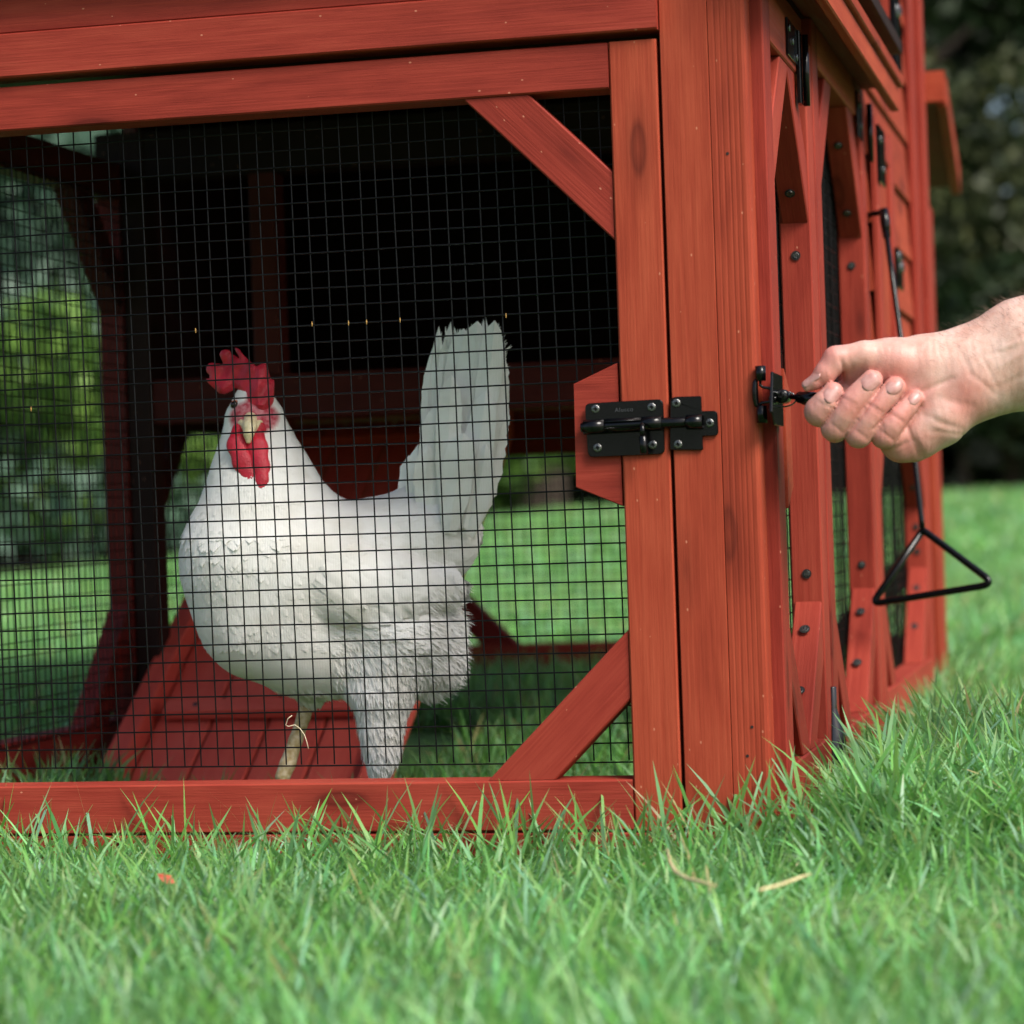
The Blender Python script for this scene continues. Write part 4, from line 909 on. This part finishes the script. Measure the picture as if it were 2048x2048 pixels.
def hand_sdf(X_):
    K = TS; C = lambda pts, sy=1., k=30: chain(X_, tp(pts), k * K, sy)
    arm = C([(1560, 700, 40, 335), (1720, 665, 30, 378), (1932, 590, 20, 440), (2500, 420, 40, 475), (4300, -80, 120, 560)], 1.42, 60)
    palm = C([(1480, 735, 30, 300), (1150, 700, 20, 262), (850, 690, 20, 215), (640, 690, 20, 165)], 1.15, 60)
    hypo = C([(1430, 900, 0, 255), (1250, 1080, -10, 235), (1080, 1200, 0, 212), (950, 1270, 10, 165)], 1.1, 60)
    mid = C([(1200, 900, 60, 300), (800, 980, 110, 260), (560, 980, 120, 200)], 1.1, 60)
    d = smin(smin(palm, hypo, 120 * K), mid, 60 * K)
    d = smin(d, arm, 200 * K)
    # hollow between the pads, with the crease behind the finger tips
    thumb = C([(900, 640, -60, 168), (660, 610, -80, 118), (440, 632, -90, 104)], 1., 40)
    tip = C([(430, 640, -90, 108), (345, 745, -100, 88), (265, 815, -100, 58), (205, 856, -98, 34)], 1., 20)
    d = smin(d, thumb, 70 * K); d = smin(d, tip, 30 * K)
    lowf = C([(905, 1250, -60, 130), (960, 1330, -30, 100), (1060, 1340, 0, 95)], 1., 40)
    d = smin(d, lowf, 50 * K)
    idx = C([(400, 902, -165, 88), (348, 985, -160, 112), (298, 1046, -125, 122), (340, 1070, 10, 105)], 1., 0)
    mdl = C([(700, 806, -215, 88), (640, 878, -218, 97), (548, 975, -212, 106), (480, 1075, -190, 108), (415, 1176, -140, 110), (440, 1190, 20, 100)], 1., 0)
    rng_ = C([(880, 860, -215, 86), (820, 925, -220, 94), (735, 1015, -216, 102), (665, 1120, -200, 105), (602, 1228, -160, 110), (620, 1220, 20, 100)], 1., 0)
    pky = C([(1042, 948, -190, 66), (985, 1005, -200, 80), (905, 1082, -206, 94), (850, 1160, -200, 99), (802, 1238, -165, 106), (850, 1240, 20, 100)], 1., 0)
    for f in (idx, mdl, rng_, pky): d = smin(d, f, 3 * K)
    for (a, b_, c, e, dp, wd) in CREASES:      # skin folds
        px_, pz_ = X_[0] / K - a, -X_[2] / K - b_; ex_, ez_ = c - a, e - b_; LL = ex_ * ex_ + ez_ * ez_; t_ = np.clip((px_ * ex_ + pz_ * ez_) / LL, 0, 1)
        q_ = ((px_ - t_ * ex_) ** 2 + (pz_ - t_ * ez_) ** 2) / (wd * wd)
        d = d + np.where((q_ < 6) & (X_[1] < 60 * K), dp * K * np.exp(-q_) * np.clip(1.2 - np.abs(t_ - .5), .5, 1), 0)
    return d
TIPS = [(402, 898, -170), (702, 802, -215), (884, 858, -215), (1048, 942, -190), (800, 1240, -165), (600, 1232, -160), (412, 1178, -140), (292, 1058, -120), (300, 780, -100), (1480, 960, -200), (1000, 1330, -60), (550, 975, -205), (735, 1010, -215), (905, 1078, -205), (330, 600, -90), (900, 760, -150)]
lo_ = np.array([60, -560, -1560]) * TS; hi_ = np.array([4420, 640, 640]) * TS; h_ = .00125
# evaluate in two pieces to keep the grid small: one array, wrist and arm coarse enough to be shared
Xh = grid(lo_, hi_, h_); dh = hand_sdf(Xh)
ph, qh = surface_nets(dh, lo_, h_)
def tone(p):
    u_, v_, w1 = p[:, 0] / TS, -p[:, 2] / TS, p[:, 1] / TS; r = np.zeros(len(p))
    for i, (a, b_, c) in enumerate(TIPS):
        s = 130. if i < 8 else 170.; r = np.maximum(r, 1. * np.exp(-((u_ - a) ** 2 + (v_ - b_) ** 2 + (w1 - c) ** 2 * .5) / (2 * s * s)))
    return np.clip(r, 0, 1) * np.clip((1900 - u_) / 500, 0, 1)
rd = tone(ph); C4 = np.stack([rd, rd, rd, rd * 0 + 1], 1)
m, t, b = new_mat('skin'); tc = nd(t, 'ShaderNodeTexCoord'); a = nd(t, 'ShaderNodeAttribute', _attribute_name='tint')
n1 = nd(t, 'ShaderNodeTexNoise', Scale=70., Detail=4., Roughness=.6); n2 = nd(t, 'ShaderNodeTexNoise', Scale=900., Detail=3.); n3 = nd(t, 'ShaderNodeTexVoronoi', Scale=1100.)
for n in (n1, n2, n3): t.links.new(tc.outputs['Object'], n.inputs['Vector'])
base = ramp(t, n1.outputs[0], [(.3, (.50, .285, .225)), (.5, (.58, .375, .31)), (.72, (.64, .45, .39))]).outputs[0]
red_ = mixc(t, mathn(t, 'MULTIPLY', a.outputs['Fac'], .8), base, (.53, .165, .14))
red_ = mixc(t, .35, red_, ramp(t, n2.outputs[0], [(.3, (.75, .75, .75)), (.7, (1, 1, 1))]).outputs[0], 'MULTIPLY')
t.links.new(red_, b.inputs['Base Color']); b.inputs['Roughness'].default_value = .46; b.inputs['Specular IOR Level'].default_value = .42
b.inputs['Subsurface Weight'].default_value = .16; b.inputs['Subsurface Radius'].default_value = (.9, .32, .16); b.inputs['Subsurface Scale'].default_value = .005
wv = nd(t, 'ShaderNodeTexWave', Scale=55., Distortion=9., Detail=3.); t.links.new(tc.outputs['Object'], wv.inputs['Vector'])
hs = mathn(t, 'ADD', mathn(t, 'MULTIPLY', n3.outputs['Distance'], .35), mathn(t, 'ADD', mathn(t, 'MULTIPLY', n2.outputs[0], .3), mathn(t, 'MULTIPLY', wv.outputs[0], .35)))
bp = nd(t, 'ShaderNodeBump', Strength=.35, Distance=.0007); t.links.new(hs, bp.inputs['Height']); t.links.new(bp.outputs[0], b.inputs['Normal'])
SKIN = m
person = empty('person', TM.translation); tag(person, 'bare forearm and closed hand pulling the black knob on the side of the coop', 'person')
Pn = P(person)
Pn._u(big_mesh('body', ph, qh, None, SKIN, None, True, {'tint': C4}, TM))
Hg = lambda P3: None
def surf_w(u_, v_):
    """frontmost surface depth at (u, v) of the hand grid, metres"""
    i = int(round((u_ * TS - lo_[0]) / h_)); k = int(round((-v_ * TS - lo_[2]) / h_)); col = dh[i, :, k]; j = np.flatnonzero(col < 0)
    if len(j) == 0: return None
    j = j[0]; f = col[j - 1] / (col[j - 1] - col[j]); return lo_[1] + (j - 1 + f) * h_
NAIL = mottled('finger_nail', (.37, .175, .155), (.46, .26, .235), 200, .34, 0, 0, .4); NAILT = simple('nail_edge', (.80, .70, .60), .4)
def nail(cu, cv, lu, lv, half_w, name='finger_nail'):
    """oval nail; (lu, lv) half-length vector towards the tip"""
    L = math.hypot(lu, lv); nx, ny = -lv / L, lu / L; vs, fs = [], []; nr_, nc_ = 9, 9; ok_ = True
    W_ = []
    for i in range(nr_):
        for j in range(nc_):
            s, q = -1 + 2 * i / (nr_ - 1), -1 + 2 * j / (nc_ - 1)
            ww = (1 - .16 * (s < 0) * s * s) * math.sqrt(max(.0, 1 - abs(q) ** 5 * .0)); lq = 1 - .28 * q * q
            u_ = cu + lu * s * lq + nx * q * half_w * ww; v_ = cv + lv * s * lq + ny * q * half_w * ww; W_.append((u_, v_, s, q))
    ws = [surf_w(a_, b_) for a_, b_, _, _ in W_]; base = [x for x in ws if x is not None]; mx_ = max(base)
    # smooth fit: quadratic in the patch
    A = np.array([[1, s, q, s * s, q * q, s * q] for (_, _, s, q) in W_]); y = np.array([x if x is not None else mx_ for x in ws]); cf = np.linalg.lstsq(A, y, rcond=None)[0]
    fit = A @ cf
    for (u_, v_, s, q), f_ in zip(W_, fit): vs.append((u_ * TS, f_ - .00050 + .0004 * max(abs(q), abs(s)) ** 4, -v_ * TS))
    for i in range(nr_ - 1):
        for j in range(nc_ - 1): k_ = i * nc_ + j; fs.append((k_, k_ + 1, k_ + nc_ + 1, k_ + nc_))
    e_ = [i for i in range(nc_)] + [i * nc_ + nc_ - 1 for i in range(1, nr_)] + [(nr_ - 1) * nc_ + j for j in range(nc_ - 2, -1, -1)] + [i * nc_ for i in range(nr_ - 2, 0, -1)]
    n0 = len(vs)
    for i in e_: x, y_, z = vs[i]; vs.append((x, y_ + .0012, z))
    for a_ in range(len(e_)): b__ = (a_ + 1) % len(e_); fs.append((e_[b__], e_[a_], n0 + a_, n0 + b__))
    return Pn.mesh(name, vs, fs, NAIL, None, True, TM)
nail(388, 915, 56, -58, 66); nail(676, 822, 58, -54, 66); nail(864, 858, 54, -54, 58); nail(1030, 946, 42, -44, 44)
nail(232, 798, -66, 54, 30)
CLOTH = mottled('dark_grey_cloth', (.03, .032, .036), (.055, .058, .064), 260, .9, .4)
def slv(q, r0):
    c_ = Vector(((2500 + (4300 - 2500) * q) * TS, (40 + 80 * q) * TS, -(420 - 500 * q) * TS)); return c_, r0
sv, sf = [], []; ring_ = 28
for i, (q, rr) in enumerate([(.62, 520), (.60, 575), (.66, 590), (.80, 600), (.95, 630), (1.12, 650), (1.32, 640), (1.42, 560), (1.45, 300)]):
    c_, _ = slv(q, rr)
    for k_ in range(ring_):
        a_ = 2 * math.pi * k_ / ring_; w_b = 1 + .025 * math.sin(3 * a_ + i * 1.9)
        sv.append(c_ + Vector((math.sin(a_) * -.26 * rr * TS * w_b, math.cos(a_) * rr * .76 * TS * w_b, math.sin(a_) * rr * TS * w_b)))
for i in range(8):
    for k_ in range(ring_): sf.append((i * ring_ + k_, i * ring_ + (k_ + 1) % ring_, (i + 1) * ring_ + (k_ + 1) % ring_, (i + 1) * ring_ + k_))
sf.append(tuple(range(8 * ring_, 9 * ring_)))
Pn.mesh('sleeve', sv, sf, CLOTH, None, True, TM)
# forearm hair
hv = []
for i in range(900):
    u_ = random.uniform(1150, 2500); top = None
    side = random.random()
    ii = int(round((u_ * TS - lo_[0]) / h_))
    if ii < 1 or ii >= dh.shape[0] - 1: continue
    jj = random.randint(int(.25 * dh.shape[1]), int(.75 * dh.shape[1])); colz = dh[ii, jj, :]; kk_ = np.flatnonzero(colz < 0)
    if len(kk_) == 0: continue
    kz = kk_[-1]
    if side < .35 and u_ > 1700:
        kz = int(kz - random.uniform(0, .02) / h_); col = dh[ii, :, kz]; jn = np.flatnonzero(col < 0)
        if len(jn) == 0: continue
        jj = jn[0]
    p = Vector((u_ * TS, lo_[1] + jj * h_, lo_[2] + kz * h_))
    if random.random() > np.clip((u_ - 1050) / 900, .06, 1): continue
    g = Vector((dh[ii + 1, jj, kz] - dh[ii - 1, jj, kz], dh[ii, min(jj + 1, dh.shape[1] - 1), kz] - dh[ii, jj - 1, kz], dh[ii, jj, min(kz + 1, dh.shape[2] - 1)] - dh[ii, jj, kz - 1])).normalized()
    d = (Vector((-1, random.gauss(0, .3), random.gauss(.2, .3))) + g * random.uniform(.4, 1.1)).normalized(); L = random.uniform(.004, .009)
    c_ = Vector((random.gauss(0, .3), random.gauss(0, .3), random.gauss(-.2, .3)))
    hv.append(tube_geo([p - g * .0004, p + d * L * .5 + c_ * L * .05, p + d * L + c_ * L * .3], [.00007, .00006, .00003], 3, False))
vs, fs = join(hv); o = Pn.mesh('arm_hair', vs, fs, simple('brown_hair', (.09, .045, .025), .5), None, False, TM); o['kind'] = 'stuff'

# ------------------------------------------------------------------ little things in the grass
STRAW = mottled('dry_straw', (.45, .36, .17), (.66, .56, .32), 120, .7)
def gp(px, py, dz=0.):
    d = ray(px, py); t_ = (GZ + .054 + dz - CAM_LOC.z) / d.z; return CAM_LOC + d * t_
s = tube('dry_straw', [gp(1335, 1700, .004), gp(1340, 1725), gp(1352, 1745), gp(1375, 1758), gp(1405, 1765), gp(1432, 1772)], [.0009, .0012, .0013, .0013, .0012, .0006], STRAW); tag(s, 'curled pale dry straw lying on the grass below the corner post', 'straw')
s = tube('dry_straw', [gp(1520, 1780, .002), gp(1560, 1770), gp(1600, 1755), gp(1622, 1748)], [.0008, .001, .001, .0005], STRAW); tag(s, 'short straight piece of dry straw in the grass right of the curled one', 'straw')
hr = [at(x, y, .027) for x, y in ((584, 1431), (576, 1437), (571, 1450), (577, 1453), (590, 1450), (600, 1457), (609, 1470), (613, 1482), (617, 1498))]
s = tube('straw_wisp', hr, .00035, simple('pale_fibre', (.62, .52, .36), .6), seg=5); tag(s, 'thin curly pale wisp caught in the door mesh near the hen leg', 'straw')
LEAF = mottled('red_dead_leaf', (.28, .04, .02), (.45, .10, .04), 200, .6)
for px, py, lab in ((330, 1758, 'small red dead leaf in the grass at the left of the sill'), (1705, 1625, 'small reddish leaf bit in the grass right of the corner post')):
    p = gp(px, py, -.006); vs = [(-.006, 0, 0), (-.003, -.003, .001), (.002, -.0035, 0), (.007, 0, .002), (.002, .0035, .002), (-.003, .003, 0), (0, 0, .0025)]
    l = mesh('dead_leaf', vs, [(0, 1, 6), (1, 2, 6), (2, 3, 6), (3, 4, 6), (4, 5, 6), (5, 0, 6)], LEAF, M=Matrix.Translation(p) @ Matrix.Rotation(.6, 4, 'Y') @ Matrix.Rotation(.5, 4, 'X')); tag(l, lab, 'leaf')
# small white bucket far off on the lawn
bk = at(168, 1100, 12.6); bz = float(terrain(bk.x, bk.y))
bkt = empty('bucket', (bk.x, bk.y, bz)); tag(bkt, 'small white bucket standing far back on the lawn seen through the left mesh', 'bucket')
Bk = P(bkt); WP = simple('white_plastic', (.75, .78, .80), .4); h0 = max(.12, at(168, 1078, 12.6).z - bz - .055)
vs, fs = [], []; k = 24
for r, z in ((.045, -.01), (.05, h0 + .05), (.053, h0 + .05), (.053, h0 + .055), (.047, h0 + .055), (.042, .01)):
    for i in range(k): vs.append((bk.x + r * math.cos(2 * math.pi * i / k), bk.y + r * math.sin(2 * math.pi * i / k), bz + z))
for j in range(5):
    for i in range(k): fs.append((j * k + i, j * k + (i + 1) % k, (j + 1) * k + (i + 1) % k, (j + 1) * k + i))
fs += [tuple(range(k - 1, -1, -1)), tuple(range(5 * k, 6 * k))]
Bk.mesh('pail', vs, fs, WP, None, True)
Bk.tube('handle', [(bk.x - .053 * math.cos(a_), bk.y - .01, bz + h0 + .05 + .04 * math.sin(a_)) for a_ in [i * math.pi / 10 for i in range(11)]], .003, WP)

# ------------------------------------------------------------------ trees
def leaf_mat(name, c1, c2, trl=.2):
    m, t, b = new_mat(name); a = nd(t, 'ShaderNodeAttribute', _attribute_name='tint')
    t.links.new(mixc(t, a.outputs['Fac'], c1, c2), b.inputs['Base Color']); b.inputs['Roughness'].default_value = .5; b.inputs['Specular IOR Level'].default_value = .3
    return m
LM = [leaf_mat('dark_leaves', (.008, .020, .007), (.024, .046, .013)), leaf_mat('blue_needles', (.035, .075, .050), (.095, .165, .115)), leaf_mat('light_leaves', (.045, .11, .018), (.17, .30, .05)), leaf_mat('olive_leaves', (.014, .026, .008), (.060, .066, .022))]
BARK = mottled('bark', (.035, .027, .020), (.09, .07, .052), 14, .9, .6)
def crown_mesh(name, W, H, z0, n, size, shape, mat, lobes=26):
    if shape == 'cone':
        h = rng.uniform(0, 1, n) ** 1.25; rr = (1 - h) * W * (.55 + .45 * rng.uniform(0, 1, n) ** .5) * (1 + .16 * np.sin(h * 46)); an = rng.uniform(0, 2 * np.pi, n)
        p = np.stack([rr * np.cos(an), rr * np.sin(an), z0 + h * (H - z0)], 1)
    else:
        c = rng.normal(0, 1, (lobes, 3)); c /= np.linalg.norm(c, axis=1, keepdims=True); c *= rng.uniform(.25, .85, (lobes, 1)) * np.array([W, W, (H - z0) / 2])
        c[:, 2] += (H + z0) / 2; k = rng.integers(0, lobes, n); v_ = rng.normal(0, 1, (n, 3)); v_ /= np.linalg.norm(v_, axis=1, keepdims=True)
        p = c[k] + v_ * (rng.uniform(.45, 1, n) ** .6)[:, None] * W * rng.uniform(.28, .46, lobes)[k][:, None]
    a = rng.normal(0, 1, (n, 3)); a /= np.linalg.norm(a, axis=1, keepdims=True); b_ = np.cross(a, rng.normal(0, 1, (n, 3))); b_ /= np.linalg.norm(b_, axis=1, keepdims=True)
    s = size * rng.uniform(.6, 1.3, n)[:, None]
    V = np.stack([p - a * s, p + b_ * s * .45, p + a * s, p - b_ * s * .45], 1).reshape(-1, 3)
    q = np.arange(4 * n).reshape(n, 4); tn = np.repeat(rng.uniform(0, 1, n) ** 1.6, 4); C = np.stack([tn, tn, tn, tn * 0 + 1], 1)
    o = big_mesh(name, V, q, None, mat, attrs={'tint': C}); me = o.data; bpy.data.objects.remove(o); return me
def trunk_mesh(H, r):
    g = [tube_geo([(0, 0, -.3), (.03, 0, H * .15), (-.05, .04, H * .45), (.04, .02, H * .8)], [r * 1.35, r, r * .75, r * .25], 12)]
    for i in range(7):
        a_ = i * 2.4; z = H * (.22 + .08 * i); d = Vector((math.cos(a_), math.sin(a_), .7)); p0 = Vector((0, 0, z)); g.append(tube_geo([p0, p0 + d * H * .1, p0 + d * H * .2 + Vector((0, 0, .1))], [r * .4, r * .25, r * .08], 7))
    vs, fs = join(g); me = bpy.data.meshes.new('trunk'); me.from_pydata([tuple(v_) for v_ in vs], [], fs); me.update(); me.materials.append(BARK); return me
crA = crown_mesh('crown', 2.1, 7.4, .35, 15000, .085, 'blob', LM[0]); crB = crown_mesh('crown', 1.9, 7.0, .15, 17000, .075, 'cone', LM[1])
crC = crown_mesh('crown', 1.25, 2.3, .05, 9000, .055, 'blob', LM[2], 18); crD = crown_mesh('crown', 1.4, 3.0, .1, 9000, .06, 'blob', LM[3], 18); crF = crown_mesh('crown', 1.3, 2.4, .02, 9000, .055, 'blob', LM[0], 18); crE = crown_mesh('crown', 2.6, 9.5, 2.2, 15000, .10, 'blob', LM[0], 30)
tkA = trunk_mesh(6.2, .14); tkB = trunk_mesh(8.2, .22); tkC = trunk_mesh(1.6, .03)
def place_tree(name, cat, X_, Z_, cr, tk, sc, rot, label, group):
    p = CAM_LOC + RIGHT0 * X_ + FWD0 * Z_; z = float(terrain(p.x, p.y))
    r = empty(name, (p.x, p.y, z)); tag(r, label, cat, group); r.rotation_euler.z = rot; r.scale = (sc, sc, sc)
    for nm, me in (('crown', cr), ('trunk', tk)): o = bpy.data.objects.new(nm, me); COL.objects.link(o); o.parent = r
    return r
T = 'trees behind the lawn'; S_ = 'shrubs at the edge of the lawn'
tl = [(-6.6, 16.6, crA, tkA, 1.0, 'dark leafy tree farthest left behind the lawn'), (-5.0, 19.5, crE, tkB, 1.0, 'tall dark tree with bare lower trunk behind the spruces'),
      (-1.9, 18.2, crA, tkA, 1.05, 'dark leafy tree hidden behind the white hen'), (.2, 17.6, crA, tkA, 1.0, 'dark leafy tree behind the corner of the run'),
      (1.9, 19.0, crE, tkB, 1.0, 'tall dark tree behind the corner posts'), (3.15, 17.2, crA, tkA, .36, 'low dark leafy tree just right of the hutch wall'), (5.9, 19.2, crA, tkA, 1.15, 'dark leafy tree at the right with pale sky gaps beside it'),
      (6.9, 18.0, crA, tkA, 1.05, 'dark leafy tree farthest right behind the lawn'), (-8.8, 19.0, crE, tkB, 1.0, 'tall dark tree beyond the left end of the lawn'), (9.0, 20.0, crE, tkB, 1.0, 'tall dark tree beyond the right end of the lawn'),
      (2.4, 22.5, crE, tkB, 1.1, 'very tall dark tree rising directly behind the hutch wall'), (-.9, 22.0, crE, tkB, 1.1, 'very tall dark tree in the second row behind the hen')]
for i, (a_, b_, c_, d_, s_, l_) in enumerate(tl): place_tree('leafy_tree', 'tree', a_, b_, c_, d_, s_, i * 1.7, l_, T)
for i, (a_, b_, s_, l_) in enumerate([(-3.15, 15.8, 1.0, 'blue green spruce seen through the upper left mesh'), (-4.6, 16.6, 1.1, 'blue green spruce left of the nearer spruce')]): place_tree('spruce_tree', 'tree', a_, b_, crB, tkA, s_, i * 2., l_, T)
for i, (a_, b_, c_, s_, l_) in enumerate([(-2.55, 15.1, crC, .80, 'bright green low shrub under the spruce'), (-3.7, 15.6, crC, .85, 'bright green shrub at the left end of the bed'), (-1.6, 15.2, crC, .62, 'green shrub in the bed behind the rear post'), (.1, 16.0, crC, .6, 'green shrub behind the right half of the run'),
      (3.3, 16.2, crF, .75, 'dark green shrub low beside the coop at the right'), (5.2, 17.0, crF, .95, 'wide dark shrub in the bed beyond the right edge'),
      (1.3, 15.8, crD, .5, 'olive brown shrub behind the corner post'), (2.75, 16.4, crD, .95, 'olive brown shrub beside the nest box lid'), (4.3, 17.4, crD, .8, 'olive brown shrub at the right edge of the view')]):
    place_tree('garden_shrub', 'shrub', a_, b_, c_, tkC, s_, i * 1.3, l_, S_)
hd = crown_mesh('distant_woods', 1, 1, 0, 10, .1, 'blob', LM[0], 3)
n = 90000; X_ = rng.uniform(-16, 16, n); Z_ = rng.uniform(24, 28, n); hz = rng.uniform(0, 1, n) ** .9 * (9.5 + 1.8 * np.sin(X_ * .9) + np.sin(X_ * 2.3))
pp = np.array(CAM_LOC)[None] + X_[:, None] * np.array(RIGHT0)[None] + Z_[:, None] * np.array(FWD0)[None]; pp[:, 2] = hz - .1
ok_ = np.ones(n, bool)
for gx, gz_, gr in ((5.0, 3.9, .42), (4.75, 3.2, .22), (4.35, 3.3, .16), (4.1, 3.65, .2), (5.3, 3.3, .25), (4.45, 2.95, .12)): ok_ &= ((X_ * 26 / Z_ - gx) ** 2 + ((pp[:, 2] - .235) * 26 / Z_ + .235 - gz_) ** 2) > gr ** 2 * rng.uniform(.5, 1.6, n)
pp = pp[ok_]; n = len(pp)
a = rng.normal(0, 1, (n, 3)); a /= np.linalg.norm(a, axis=1, keepdims=True); b_ = np.cross(a, rng.normal(0, 1, (n, 3))); b_ /= np.linalg.norm(b_, axis=1, keepdims=True); s = .24 * rng.uniform(.6, 1.3, n)[:, None]
V_ = np.stack([pp - a * s, pp + b_ * s * .6, pp + a * s, pp - b_ * s * .6], 1).reshape(-1, 3); tn = np.repeat(rng.uniform(0, 1, n) ** 2, 4)
o = big_mesh('distant_woods', V_, np.arange(4 * n).reshape(n, 4), None, LM[0], attrs={'tint': np.stack([tn, tn, tn, tn * 0 + 1], 1)}); tag(o, 'dark mass of woods far behind the garden trees', 'woods', kind='stuff')
